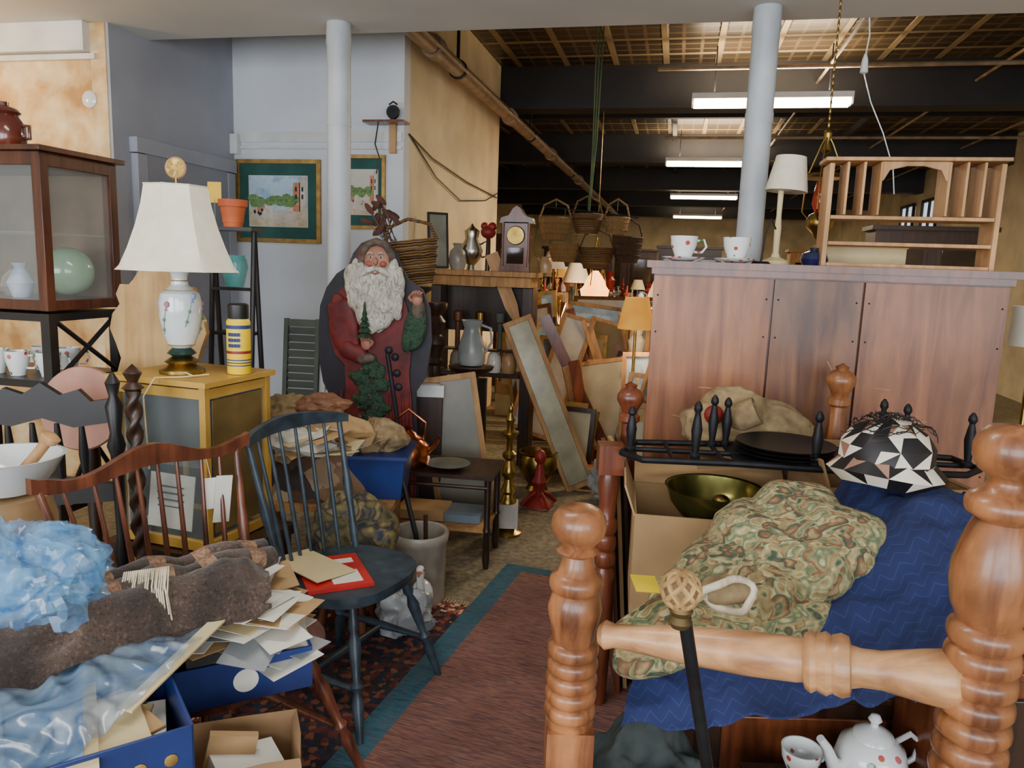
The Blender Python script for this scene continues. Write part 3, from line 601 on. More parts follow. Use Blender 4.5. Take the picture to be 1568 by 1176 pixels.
b=B('stoneware_crock_with_basin',loc=(-1.40,2.02,.6)); b.lathe([(0,0),(.1,0),(.115,.03),(.12,.2),(.11,.25),(.115,.27),(.1,.27)],stoneb,seg=32); b.lathe([(0,.28),(.08,.28),(.12,.33),(.145,.375),(.15,.38),(.14,.38),(.115,.33),(.07,.295),(0,.29)],porc,seg=32)
b.turned((.02,0,.3),(.12,.03,.44),[(0,.02),(.5,.015),(.8,.015),(.85,.025),(.95,.028),(1,.01)],pineL); b.done()
CC=(-1.174,2.733)
b=B('painted_side_bench',loc=(CC[0]+.02,CC[1],0),rz=-18); b.box((0,0,.49),(.52,.44,.04),dwood)
for x in(-.22,.22):
    for y in(-.18,.18): b.box((x,y,.235),(.05,.05,.47),dwood)
b.done()
b=B('yellow_display_case',loc=(CC[0],CC[1],.512),rz=-18,bevel=.002); X,Y,Z=.2,.18,.6
for sx in(-1,1):
    for sy in(-1,1): b.box((sx*(X-.0125),sy*(Y-.0125),Z/2),(.025,.025,Z-.02),yel)
for z in(.02,Z-.035):
    for sy in(-1,1): b.box((0,sy*(Y-.013),z),(2*X-.002,.022,.035),yel)
    for sx in(-1,1): b.box((sx*(X-.013),0,z),(.022,2*Y-.002,.035),yel)
b.box((0,0,Z),(2*X+.03,2*Y+.03,.02),yel); b.box((0,0,.008),(2*X-.01,2*Y-.01,.014),blk)
for sx in(-1,1): b.box((sx*(X-.018),0,Z/2),(.004,2*Y-.05,Z-.07),glass)
b.box((0,-Y+.018,Z/2),(2*X-.05,.004,Z-.07),glass); b.box((0,Y-.02,Z/2),(2*X-.05,.006,Z-.07),blk)
b.box((X-.010,0,Z/2),(.006,2*Y-.09,Z-.12),mat('case_side_panel','#5c4a2c','#7a6438',rough=.3)); b.box((-X+.013,0,Z/2),(.006,2*Y-.09,Z-.1),blk)
b.box((0,0,.3),(2*X-.05,2*Y-.05,.006),glass)
b.box((-.03,-.1,.14),(.2,.004,.2),paper,rot=(-8,0,0)); 
for k in range(6): b.box((-.03,-.104,.07+k*.025),(.12,.002,.006),blk,rot=(-8,0,0))
for x in(-.12,-.04,.05,.12): b.turned((x,.02,.31),(x,.02,.54),[(0,.03),(.1,.012),(.5,.025),(.8,.01),(1,.02)],blk)
b.box((.0,.04,.42),(.3,.1,.2),blk); b.done()
TZ=1.124
b=B('ceramic_table_lamp',loc=(-1.20,2.70,TZ))
b.lathe([(0,0),(.078,0),(.078,.012),(.06,.022),(.045,.03),(.06,.04),(.04,.055),(.03,.06)],brass,seg=32); b.lathe([(.03,.058),(.05,.07),(.042,.08),(.03,.09)],mat('lamp_collar_dark','#16302c','#22403a',rough=.3))
b.lathe([(.032,.09),(.045,.1),(.06,.14),(.071,.2),(.073,.25),(.066,.285),(.045,.3),(.03,.315),(.026,.34),(.036,.37),(.03,.372)],mat('vase_porcelain','#d4dee0','#dfe6e4',rough=.12,coat=.8,dirt=(.95,1.02,5)),seg=40)
flc=[mat('flower_pink','#c48a9c','#b06a84'),mat('flower_blue','#7c94b8','#94a8c8'),mat('leaf_paint','#6a9a7c','#4c7c60')]
for k in range(5):
    a0=-2.2+k*1.25; z0=.19+.03*(k%2)
    pts=[]
    for j in range(7):
        a=a0+j*.07; z=z0-.05+j*.018
        r_=.045+(.0735-.045)*min(1,max(0,(z-.10)/.10))**.6 if z<.2 else .0725
        pts.append((r_*math.cos(a),r_*math.sin(a),z))
    b.tube(pts,.0012,flc[2],4)
    for j in(1,3,5,6):
        x,y,z=pts[j]; b.ell((x,y,z),(.006,.006,.006) if j<6 else (.011,.011,.011),flc[2] if j in(1,3) else flc[k%2],8)
for z,r_ in((.102,.0465),(.295,.052),(.33,.028)): b.lathe([(r_,z-.002),(r_+.001,z),(r_,z+.002)],gold)
b.tube([(0,0,.36),(0,0,.69)],.005,brass)
n=8; prs=[(.215,.365),(.2,.38),(.172,.44),(.142,.52),(.122,.59),(.11,.655),(.113,.66)]
seg=64; vs=[];fs=[]
for r,z in prs:
    for i in range(seg):
        a=2*math.pi*i/seg; q=math.cos(math.pi/n)/math.cos(((a)%(2*math.pi/n))-math.pi/n); q=.85*q+.15*.98; vs.append((r*q*math.cos(a),r*q*math.sin(a),z))
for j in range(len(prs)-1):
    for i in range(seg): i2=(i+1)%seg; fs.append((j*seg+i,j*seg+i2,(j+1)*seg+i2,(j+1)*seg+i))
b.add(vs,fs,shade)
for i in range(8):
    a=2*math.pi*i/8; b.tube([(r*math.cos(a)*.985,r*math.sin(a)*.985,z) for r,z in prs],.0022,shade,5)
for a in range(3): t=a*2.1; b.tube([(0,0,.65),(.1*math.cos(t),.1*math.sin(t),.65)],.002,brass)
b.lathe([(.012,-.004),(.03,-.004),(.03,.004),(.012,.004)],brass,c=(0,0,.72),rot=(90,0,0)); b.lathe([(.034,-.004),(.038,0),(.034,.004)],pine,c=(0,0,.72),rot=(90,0,0)); b.tube([(.03,-.06,.01),(.08,-.1,.004),(.12,-.06,.004),(.05,-.14,.004),(-.02,-.17,.004),(-.03,-.235,-.05),(-.02,-.235,-.3)],.003,papery,6); b.done(30)
b=B('spray_can',loc=(-1.0,2.72,TZ)); b.lathe([(0,0),(.04,0),(.042,.005),(.042,.19),(.036,.2),(.034,.2)],yel2,seg=32); b.lathe([(.036,.2),(.037,.205),(.037,.25),(.03,.255),(0,.255)],blk,seg=32)
lbl=mat('can_label_blue','#2c3a6c')
for z0,z1,mm in((.03,.034,lbl),(.04,.044,lbl),(.05,.054,lbl),(.075,.085,red),(.165,.178,lbl)): b.lathe([(.0426,z0),(.0426,z1)],mm,seg=32)
for k in range(5):
    a=-2.0+k*.2
    for z in(.105,.125,.145): b.box((.0425*math.cos(a),.0425*math.sin(a),z),(.008,.008,.012),lbl,rot=(0,0,math.degrees(a)))
b.done()
b=B('scalloped_headboard',loc=(-1.43,3.02,0),rz=-10)
o_=[(.03,1.5),(.07,1.48),(.10,1.44),(.12,1.42),(.16,1.42),(.18,1.38),(.165,1.34),(.2,1.3),(.215,1.24),(.19,1.18),(.17,1.12),(.19,1.06),(.2,.98),(.2,.0)]
b.poly([(-x,z) for x,z in o_][::-1]+o_,.025,wood('headboard_tan','#a88048','#c4a066',rough=.5)); b.done()
b=B('ladder_etagere',loc=(-1.27,3.42,0),rz=-10)
for x in(-.1,.1):
    b.tube([(x,-.12,0),(x,0,1.66)],.012,blk); b.tube([(x,.12,0),(x,0,1.66)],.012,blk)
for z in(.3,.6,.9,1.2,1.4): d=.12*(1-z/1.66); b.box((0,0,z),(.2,2*d+.04,.012),blk)
b.box((0,0,1.665),(.24,.12,.015),blk)
b.lathe([(0,1.41),(.04,1.41),(.06,1.5),(.05,1.55)],mat('teal_glass','#3a8a8a','#5aa8a4',rough=.05,alpha=.6)); b.done()
b=B('terracotta_pot',loc=(-1.27,3.42,1.673)); b.lathe([(0,0),(.04,0),(.055,.09),(.062,.09),(.064,.12),(.055,.12),(.045,.02),(0,.015)],terra); b.done()
b=B('yellow_price_card',loc=(-1.35,3.42,1.673)); b.box((0,0,.15),(.06,.004,.09),mat('card_yellow','#e4b830')); b.box((0,0,.06),(.006,.004,.12),blk); b.done()

# ---------------- windsor chairs
def windsor(name,loc,rz,m,cw=.5,serp=0,ns=7,top=.95,sw=.23,sd=.21,cur=.07,lean=.27):
    b=B(name,loc=loc,rz=rz)
    pts=[]
    for i in range(32):
        a=2*math.pi*i/32; c,s_=math.cos(a),math.sin(a); pts.append((sw*math.copysign(abs(c)**.75,c)*(1-.12*(s_>0)*s_),sd*math.copysign(abs(s_)**.75,s_)))
    b.slab(pts,.425,.445,m); b.slab([(x*1.03,y*1.03) for x,y in pts],.446,.462,m)
    lp=[(0,.011),(.1,.014),(.3,.02),(.36,.012),(.4,.022),(.44,.012),(.55,.017),(.7,.022),(.78,.012),(.82,.02),(.9,.014),(1,.012)]
    F=[]
    for sx in(-1,1):
        for sy in(-1,1):
            f=(sx*sw*1.05,sy*sd*1.15,0); t=(sx*sw*.62,sy*sd*.62,.43); b.turned(f,t,lp,m,14); F.append((f,t))
    mid=[Vector(f).lerp(Vector(t),.38) for f,t in F]
    b.turned(mid[0],mid[1],[(0,.008),(.5,.016),(1,.008)],m,10); b.turned(mid[2],mid[3],[(0,.008),(.5,.016),(1,.008)],m,10)
    b.turned((mid[0]+mid[1])/2,(mid[2]+mid[3])/2,[(0,.008),(.5,.016),(1,.008)],m,10)
    cre=[]
    N_=32
    for i in range(N_+1):
        u=-1+2*i/N_; x=u*cw/2; y=lean-cur*u*u; z=top+(.018*math.cos(u*math.pi*1.6)*serp if serp else .02*(1-u*u)); cre.append((x,y,z))
    hts=[((.046+.016*math.cos(u*math.pi*1.6)) if serp else .045+.018*math.cos(u*math.pi)*.4) * (1 if abs(u)<.93 else .8) for u in [-1+2*i/N_ for i in range(N_+1)]]
    b.ribbon(cre,hts,.022,m)
    for i in range(ns+2):
        u=-1+2*i/(ns+1); k=min(N_,max(0,int((u*.9+1)/2*N_))); T_=Vector(cre[k]); T_.z-=.01
        base=Vector((u*sw*.85,sd*(.9-.35*u*u),.455)); e_=(i in(0,ns+1))
        pr=[(0,.011),(.15,.014),(.3,.01),(.5,.016),(.65,.01),(1,.009)] if e_ else [(0,.006),(.35,.0085),(1,.0055)]
        b.turned(base,T_,[(t,q*(1.15 if e_ else 1)) for t,q in pr],m,10)
    return b.done(50)
windsor('brown_windsor_chair',(-.80,1.97,0),60,chairbr,.68,1,8,.955,.27,.25,.015,.28)
windsor('slate_windsor_chair',(-.56,2.53,0),64,bluech,.52,0,6,.945,.23,.21,.06,.27)
b=B('hanging_price_tags',loc=(-.96,2.30,.93))
b.tube([(0,0,0),(.03,-.03,-.08)],.001,paper,4); b.box((.03,-.03,-.12),(.045,.003,.1),paper,rot=(0,0,30)); b.box((.06,-.02,-.14),(.05,.003,.15),paper,rot=(0,6,40)); b.done()
b=B('red_magazine',loc=(-.60,2.48,.463),rz=25); b.box((0,0,.006),(.22,.28,.012),mat('magazine_red','#b01c1c','#c42a24',rough=.3)); b.box((.0,.08,.0125),(.17,.04,.001),paper); b.box((.03,-.06,.0125),(.1,.1,.001),paper); b.box((-.06,.06,.02),(.16,.28,.004),papery,rot=(0,2,25)); b.done()

# ---------------- foreground-left table pile
b=B('work_table',loc=(-1.19,1.38,0),bevel=.003); b.box((0,0,.6),(.84,.62,.04),dwood)
for x in(-.38,.38):
    for y in(-.26,.26): b.box((x,y,.25),(.05,.05,.5),dwood)
b.box((0,0,.54),(.8,.56,.075),dwood); b.done()
b=B('blue_plastic_bag',loc=(-1.08,1.58,.79))
b.crumple((0,0,0),(.19,.14,.16),plas,seed=4,amp=.3,fine=.9); b.crumple((-.01,.01,-.01),(.17,.125,.14),plas,seed=5,amp=.34,fine=.8); b.crumple((.0,.0,-.02),(.15,.11,.12),plas,seed=15,amp=.3,fine=.8)
b.box((-.04,.0,-.06),(.16,.12,.08),mat('bag_contents','#b8ccd8','#6c94b4',scale=5),rot=(5,8,20)); b.box((.05,.02,-.05),(.08,.1,.1),paper,rot=(0,-10,40)); b.crumple((-.02,.0,.02),(.08,.06,.05),MATS['bag_contents'],seed=2,amp=.2)
b.done(35)
G=[[(-1.3,1.42,.68),(-1.08,1.55,.74),(-.85,1.72,.74),(-.66,1.93,.70)],
   [(-1.25,1.36,.74),(-1.04,1.47,.78),(-.83,1.66,.77),(-.62,1.87,.74)],
   [(-1.2,1.28,.75),(-1.0,1.39,.76),(-.80,1.60,.74),(-.60,1.81,.71)],
   [(-1.17,1.22,.68),(-.97,1.34,.68),(-.78,1.56,.67),(-.59,1.78,.66)]]
cloth('brown_wool_blanket',G,wool,amp=.034,fr=6,seed=3,th=.014,crs=.035,edge=.1)
b=B('rolled_wool_rug',loc=(-.82,1.73,.77)); e=Vector((.19,.2,-.01)) 
npt=14
for r_,off,mm in((.034,(0,0,0),wool),(.026,(-.03,.03,.015),wool)):
    pts=[-e+2*e*(k/npt)+Vector(off)+Vector((0,0,.01*math.sin(k*1.3))) for k in range(npt+1)]
    b.tube(pts,[r_*(1+.1*math.sin(k*2.1)) for k in range(npt+1)],mm,18,sq=.8)
    for q in(3,6,9,12): b.tube(pts[q:q+2],[r_*1.1,r_*1.1],woolS,18,sq=.8)
for k in range(22): b.tube([(-.07+k*.004,-.07+.002*k,.04),(-.065+k*.005,-.095,.0+.02*random.random()),(-.07+k*.006,-.11,-.04-.03*random.random())],.0018,fur,4)
b.done(60)
G=[[(-1.45,1.42,.655),(-1.15,1.5,.66),(-.85,1.66,.665),(-.68,1.82,.67)],
   [(-1.42,1.28,.67),(-1.1,1.32,.69),(-.87,1.42,.69),(-.69,1.58,.68)],
   [(-1.4,1.12,.66),(-1.1,1.14,.68),(-.88,1.22,.68),(-.72,1.4,.665)],
   [(-1.4,.98,.645),(-1.1,1.0,.65),(-.90,1.08,.65),(-.76,1.24,.645)]]
cloth('plastic_wrapped_print',G,plasc,amp=.012,fr=8,seed=8,th=.003,crs=.03,edge=.05)
b=B('framed_print_on_table',loc=(-1.08,1.3,.632),rz=30); b.box((0,0,0),(.55,.5,.018),papery); b.box((0,0,.011),(.5,.45,.003),mat('print_blue','#3c5a8c','#7c9cc4','#26406c','#90a8c0',scale=4,dist=.6)); b.done()
b=B('long_cardboard_strip',loc=(-.705,1.56,.675),rz=-8); b.box((0,0,0),(.03,.42,.006),papery,rot=(4,12,0)); b.done()
b=B('navy_storage_box',loc=(-.80,1.36,.0),rz=35,bevel=.002)
for sx in(-1,1): b.box((sx*.15,0,.585),(.006,.28,.13),blueb); b.box((0,sx*.14,.585),(.3,.006,.13),blueb)
for k in range(5): b.lathe([(.012,-.001),(.014,.0),(.012,.001)],gold,c=(.154,-.1+k*.05,.59),rot=(0,90,0),seg=12); b.lathe([(.012,-.001),(.014,.0),(.012,.001)],gold,c=(-.11+k*.055,-.144,.59),rot=(90,0,0),seg=12)
b.box((0,0,.52),(.3,.28,.006),blueb); b.box((0,0,.26),(.26,.24,.50),kraftd)
for k in range(8): b.box((random.uniform(-.03,.03),random.uniform(-.03,.03),.55+k*.011),(.2,.2,.008),random.choice([paper,papery,kraft]),rot=(random.uniform(-4,4),random.uniform(-4,4),random.uniform(-20,20)))
b.done()
b=B('blue_box_of_papers',loc=(-.72,1.88,.463),rz=28)
for sx in(-1,1): b.box((sx*.16,0,.055),(.006,.38,.11),blueb); b.box((0,sx*.19,.055),(.32,.006,.11),blueb)
b.box((0,0,.004),(.31,.37,.006),blueb); b.lathe([(0,0),(.03,0),(.03,.002),(0,.002)],paper,c=(0,-.193,.055),rot=(90,0,0)); b.lathe([(0,0),(.03,0),(.03,.002),(0,.002)],paper,c=(.163,-.1,.055),rot=(0,90,0))
for k in range(60):
    b.box((random.uniform(-.09,.13),random.uniform(-.15,.12),.07+k*.0024),(random.uniform(.09,.16),random.uniform(.12,.24),.0018),random.choice([paper,paper,papery,kraft,concrete]),rot=(random.uniform(-7,10),random.uniform(-10,8),random.uniform(-60,60)))
b.done()
b=B('brown_paper_bag',loc=(-.55,1.47,0),rz=20)
def ringp(z,s,j): return [(x*s+.01*noise.noise(Vector((x*9,y*9,z*9+j))),y*s+.012*noise.noise(Vector((y*9,x*9,z*7+j))),z) for x,y in [(-.11,-.09),(-.04,-.094),(.04,-.088),(.11,-.09),(.113,0),(.11,.09),(0,.092),(-.11,.09),(-.107,0)]]
zs=[0,.1,.2,.3,.4,.48,.52,.5,.4]; sc=[.95,1,1.02,1.0,1.03,1.02,1.04,.98,.95]
vs=[];fs=[]
for j,(z,s_) in enumerate(zip(zs,sc)): vs+=ringp(z,s_,j)
for j in range(len(zs)-1):
    for i in range(9): fs.append((j*9+i,j*9+(i+1)%9,(j+1)*9+(i+1)%9,(j+1)*9+i))
fs.append(tuple(range(9))[::-1]); fs.append(tuple(8*9+i for i in range(9)))
b.add(vs,fs,kraftd); b.box((.0,.0,.43),(.14,.1,.1),paper,rot=(10,8,20)); b.box((-.03,.02,.47),(.1,.02,.12),kraft,rot=(0,12,0)); b.done(35)

# ---------------- centre pile behind chairs
b=B('pine_trestle_table',loc=(-.86,3.42,0)); b.box((0,0,.46),(.7,.5,.03),pine)
for x in(-.3,.3):
    for y in(-.2,.2): b.box((x,y,.222),(.04,.04,.444),pine)
b.done()
b=B('heap_of_textiles',loc=(-.88,3.42,.476)); b.heap((0,0,0),.32,.22,.36,pileC,2,wr=.14,p=3); b.crumple((-.16,.06,.36),(.13,.1,.08),canv,seed=6,amp=.3); b.crumple((.1,-.08,.3),(.14,.1,.07),kraft,seed=8,amp=.35); b.crumple((.0,.02,.40),(.12,.08,.05),mat('cloth_rust','#7c5038','#94684a'),seed=9,amp=.3); b.crumple((-.05,-.14,.25),(.14,.08,.07),paper,seed=12,amp=.3); b.done(60)
b=B('loose_papers_pile',loc=(-.84,3.26,.78))
for k in range(26): b.box((random.uniform(-.2,.24),random.uniform(-.1,.14),-.06+.07*random.random()),(.12,.17,.003),random.choice([paper,kraft,papery,canv]),rot=(random.uniform(-25,25),random.uniform(-25,25),random.uniform(0,90)))
b.done()
b=B('navy_plastic_tub',loc=(-.60,3.42,.476)); b.box((0,0,.1),(.26,.3,.2),blueb,taper=.85); b.box((0,0,.2),(.29,.33,.015),blueb); b.crumple((0,0,.25),(.11,.12,.09),canv,seed=8,amp=.3); b.done()
b=B('padded_footstool',loc=(-.66,2.98,0)); b.lathe([(0,.16),(.15,.16),(.16,.19),(.13,.225),(0,.23)],cherry)
for a in range(4): t=a*1.57+.7; b.turned((.13*math.cos(t),.13*math.sin(t),0),(.1*math.cos(t),.1*math.sin(t),.16),[(0,.012),(.5,.02),(1,.014)],cherry)
b.done()
b=B('floral_cushion',loc=(-.64,3.0,.41)); b.pillow((0,0,0),(.18,.09,.18),pilB,seed=3); b.done(70)
b=B('white_shopping_bag',loc=(-.42,2.98,.08)); b.crumple((0,0,0),(.12,.09,.11),concrete,seed=5,amp=.3); b.done(60)
b=B('stoneware_crock',loc=(-.40,3.3,0)); b.lathe([(0,0),(.115,0),(.12,.01),(.125,.28),(.132,.29),(.135,.325),(.128,.335),(.115,.33),(.112,.02),(0,.015)],stone,seg=40); b.tube([(.02,0,.05),(-.02,.02,.3),(-.12,.05,.68)],.012,blk); b.tube([(.04,-.05,.05),(.03,-.04,.42)],.01,dwood); b.done()
b=B('ceramic_goose',loc=(-.36,3.08,.0)); b.ell((0,0,.12),(.05,.07,.07),porc); b.tube([(0,-.04,.15),(0,-.07,.21),(0,-.06,.26)],[.022,.015,.018],porc,10); b.ell((0,-.07,.265),(.018,.026,.018),porc); b.tube([(0,-.09,.262),(0,-.12,.256)],[.009,.004],terra); b.lathe([(0,0),(.05,0),(.03,.06),(0,.07)],porc); b.ell((.018,-.085,.27),.003,blk,8); b.done(60)
b=B('rustic_low_table',loc=(-.35,3.86,0),rz=-8); b.box((0,0,.485),(.6,.36,.02),dwood); b.box((0,0,.2),(.54,.32,.015),pine)
for x in(-.27,.27):
    for y in(-.15,.15): b.turned((x,y,0),(x,y,.48),[(0,.014),(.1,.02),(.4,.016),(.42,.022),(.46,.016),(1,.018)],dwood)
b.tube([(-.27,-.16,.43),(.27,-.16,.43)],.01,dwood); b.box((-.1,0,.24),(.26,.2,.05),kraft); b.box((.12,.02,.23),(.2,.2,.04),mat('towel_blue','#6c7c8c')); b.done()
b=B('silver_serving_plate',loc=(-.32,3.8,.496)); b.lathe([(0,.01),(.05,0),(.075,.01),(.115,.022),(.118,.026),(.075,.016),(0,.014)],silver,seg=32); b.done()
b=B('copper_kettle',loc=(-.53,3.82,.496)); S=1.35
b.lathe([(a*S,c*S) for a,c in [(0,0),(.075,0),(.085,.03),(.08,.08),(.045,.115),(.035,.12),(.03,.13),(.01,.14),(.015,.155),(0,.16)]],copper,seg=32)
b.tube([(-.06*S,0,.1*S),(-.065*S,0,.17*S),(0,0,.22*S),(.065*S,0,.17*S),(.06*S,0,.1*S)],.007,copper); b.tube([(.06*S,0,.05*S),(.1*S,0,.08*S),(.12*S,0,.12*S)],[.022,.013,.009],copper); b.done()
b=B('framed_window_screen',loc=(-.24,4.25,.06),rot=(R(-8),R(-9),R(5)),bevel=.002)
for x in(-.15,.15): b.box((x,0,.42),(.035,.02,.86),pine)
for z in(.0,.84): b.box((0,0,z),(.33,.022,.035),pine)
b.box((0,.004,.42),(.28,.006,.82),mat('dusty_pane','#4c4630','#6c6648',rough=.35,scale=3)); b.done()
b=B('brass_pillar_lamp',loc=(.0,4.2,0)); b.lathe([(0,0),(.085,0),(.085,.015),(.06,.025),(.05,.035),(0,.05)],brass); b.box((0,0,.12),(.12,.12,.14),mat('marble_white','#c8c4ba','#aeaaa2',rough=.3,scale=6,dist=2),)
b.lathe([(.05,.19),(.05,.2),(.035,.22),(.03,.24),(.045,.26),(.03,.3),(.025,.33),(.04,.35),(.045,.38),(.03,.41),(.02,.44),(.04,.46),(.04,.48),(.02,.5),(.018,.56),(.03,.58),(.05,.6),(.05,.61),(.02,.62),(.02,.66),(.03,.68),(.01,.72),(.015,.74),(0,.79)],brass); b.done()
b=B('red_iron_corn_sheller',loc=(.2,4.75,0)); b.lathe([(0,0),(.1,0),(.08,.03),(.03,.06),(.035,.12),(.05,.16),(.03,.2),(.02,.28),(.035,.3),(.04,.33),(.03,.36),(0,.38)],red)
for a in range(4): t=a*1.57+.5; b.tube([(0,0,.1),(.08*math.cos(t),.08*math.sin(t),.06),(.13*math.cos(t),.13*math.sin(t),.012)],.014,red)
b.done()
b=B('brass_jardiniere',loc=(.2,5.12,0)); b.lathe([(0,0),(.08,0),(.06,.03),(.1,.08),(.14,.16),(.13,.23),(.12,.25),(.14,.27),(.12,.27),(.1,.1),(0,.05)],brass,seg=32); b.done()
b=B('long_leaning_mirror',loc=(.5,5.1,.04),rot=(R(-10),R(-22),R(8)),bevel=.003)
for x in(-.09,.09): b.box((x,0,.62),(.03,.03,1.22),pine)
for z in(0,1.23): b.box((0,0,z),(.21,.032,.035),pine)
b.box((0,-.004,.62),(.15,.01,1.2),mat('mirror_face_pale','#8c8870','#b4b094',rough=.2)); b.done()
b=B('wooden_oar',loc=(.5,5.62,.0),rot=(R(-6),R(-23),0)); b.tube([(0,0,0),(0,0,1.2)],.018,pineL); b.poly([(-.018,1.2),(-.05,1.35),(-.05,1.78),(.05,1.78),(.05,1.35),(.018,1.2)],.015,pineL); b.done()
b=B('enamel_pitcher',loc=(-.27,4.85,.9)); b.lathe([(0,0),(.075,0),(.09,.03),(.085,.12),(.06,.2),(.05,.24),(.07,.29),(.06,.28),(.045,.24),(0,.2)],mat('enamel_grey','#7c807e','#9a9e9c',rough=.3),seg=28); b.tube([(.06,0,.26),(.12,0,.24),(.13,0,.15),(.085,0,.08)],.009,MATS['enamel_grey']); b.done()
b=B('turned_plant_stand',loc=(-.27,4.85,0)); b.lathe([(0,0),(.13,0),(.12,.03),(.04,.06),(.03,.1),(.05,.2),(.03,.3),(.045,.5),(.03,.7),(.05,.82),(.14,.87),(.15,.89),(0,.898)],dwood); b.done()
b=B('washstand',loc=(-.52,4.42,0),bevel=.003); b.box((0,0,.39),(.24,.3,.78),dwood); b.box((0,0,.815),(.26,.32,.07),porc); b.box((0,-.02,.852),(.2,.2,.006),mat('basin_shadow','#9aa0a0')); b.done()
b=B('black_turned_newel',loc=(-.5,4.76,0)); b.lathe([(0,0),(.1,0),(.1,.05),(.04,.1),(.04,.9),(.06,.92),(.04,.95),(.05,1.0),(.07,1.04),(.06,1.08),(.04,1.1),(.06,1.14),(.07,1.18),(.04,1.22),(.08,1.27),(.08,1.3),(0,1.3)],dwood,seg=24); b.done()
b=B('mantel_shelf',loc=(-.24,5.85,0),rz=RA,bevel=.004); b.box((0,0,1.48),(.86,.32,.04),pine); b.box((0,.02,1.42),(.78,.26,.075),pine)
for x in(-.36,.36): b.box((x,.02,.69),(.08,.22,1.38),dwood)
b.box((0,.1,1.2),(.63,.04,.35),dwood); b.box((0,.02,.7),(.63,.2,.03),dwood); b.box((-.15,.1,.35),(.33,.06,.6),dwood)
for x,m_,z in((-.2,stone,.716),(-.05,copper,.716),(.1,porc,.716),(.22,stoneb,.716)): b.lathe([(0,0),(.05,0),(.06,.06),(.05,.13),(.03,.16),(.04,.18),(0,.18)],m_,c=(x,-.02,z))
for x,m_ in((-.2,cherry),(-.02,brass),(.14,greenp)): b.lathe([(0,0),(.02,0),(.02,.2),(.035,.21),(.035,.28),(0,.29)],m_,c=(x,-.02,.90)); 
b.box((0,-.02,.89),(.63,.12,.015),dwood); b.done()
def pf(name,loc,w,hh,fm,im,rot=(0,0,0),fw=.03,matte=None,extra=None):
    b=B(name,loc=loc,rot=tuple(R(a) for a in rot),bevel=.0015)
    for s in(-1,1): b.box((s*(w/2-fw/2),0,0),(fw,.025,hh),fm); b.box((0,0,s*(hh/2-fw/2)),(w-2*fw,.025,fw),fm)
    b.box((0,.006,0),(w-fw,.008,hh-fw),matte or im)
    if matte: b.box((0,.0,0),(w*.7,.008,hh*.62),paper); b.box((0,-.002,0),(w*.68,.008,hh*.6),im)
    if extra: extra(b,w,hh)
    return b.done()
skyp=mat('painted_sky','#7fb0dc','#c4dcec','#9cc4e4',scale=9,rough=.6); gndp=mat('painted_ground','#c8b490','#dccbb0','#b09c7c',scale=14); leaf_=mat('painted_foliage','#4c7a44','#7c9c5c','#2f5a38',scale=40); bldA=mat('painted_terracotta','#c8785a','#dc9c7c',scale=20); bldB=mat('painted_stucco','#dcd4c8','#c8bca8',scale=20)
def street(b,w,hh):
    W=w*.34; H=hh*.3; y=-.0075
    def q(x0,z0,x1,z1,m,dy=0): b.box(((x0+x1)/2*W,y-dy,(z0+z1)/2*H),(abs(x1-x0)*W,.002,abs(z1-z0)*H),m)
    q(-1,-1,1,-.35,gndp); b.poly([(-.95*W,-.6*H),(.0,-.9*H),(.9*W,-.7*H),(.2*W,-.35*H),(-.4*W,-.3*H)],.002,bldB,y=y-.002)
    for x0,z1,m in((.55,.75,bldA),(.75,.95,bldB),(-.95,.0,bldB),(-.7,.1,bldA),(-.35,.0,bldB),(.3,.15,bldB)): q(x0,-.4,x0+.24,z1,m,.003)
    for k in range(24): x=random.uniform(-.9,.6); b.ell((x*W,y-.004,(-.1+.25*random.random())*H),(.06*w,.002,.05*hh),leaf_,8)
    for k in range(12): x=random.uniform(-.9,.3); b.ell((x*W,y-.006,(-.55+.2*random.random())*H),(.015*w,.002,.02*hh),random.choice([bldA,blk,skyp,paper]),8)
    for z in(.1,.4): q(.62,z,.68,z+.18,blk,.006); q(.84,z,.9,z+.18,blk,.006)
pf('small_wall_mirror',(-.60,5.80,1.715),.16,.42,blk,mat('mirror_glass','#8a8878',rough=.05),(-8,0,20),.015)
b=B('white_vase',loc=(-.45,5.83,1.5)); b.lathe([(0,0),(.05,0),(.07,.06),(.06,.14),(.03,.17),(.04,.2)],stone); b.done()
b=B('silver_teapot',loc=(-.35,5.92,1.5)); b.lathe([(0,0),(.04,0),(.03,.04),(.08,.1),(.09,.16),(.05,.24),(.06,.3),(.02,.33),(0,.36)],silver); b.tube([(.07,0,.2),(.14,0,.24),(.14,0,.12),(.08,0,.1)],.008,silver); b.done()
b=B('red_flower_pot',loc=(-.22,5.83,1.5)); b.lathe([(0,0),(.02,0),(.015,.24),(.02,.25)],dwood); b.ell((0,0,.29),(.06,.06,.05),red,14); b.ell((.03,-.02,.33),.035,red,10); b.ell((-.03,.01,.335),.03,red,10); b.done()
b=B('mantel_clock',loc=(.0,5.8,1.5),rz=RA,bevel=.002); b.box((0,0,.02),(.24,.12,.04),cherry); b.box((0,0,.2),(.19,.1,.34),cherry); b.poly([(-.13,.36),(.13,.36),(.12,.4),(.06,.42),(.03,.47),(0,.49),(-.03,.47),(-.06,.42),(-.12,.4)],.1,cherry)
b.lathe([(0,0),(.065,0),(.06,.008),(0,.008)],papery,c=(0,-.052,.27),rot=(90,0,0)); b.lathe([(.062,0),(.072,.0),(.066,.012)],brass,c=(0,-.052,.27),rot=(90,0,0)); b.box((0,-.053,.12),(.13,.006,.12),dglass); b.box((0,-.063,.285),(.004,.002,.04),blk); b.box((.015,-.063,.27),(.03,.002,.004),blk)
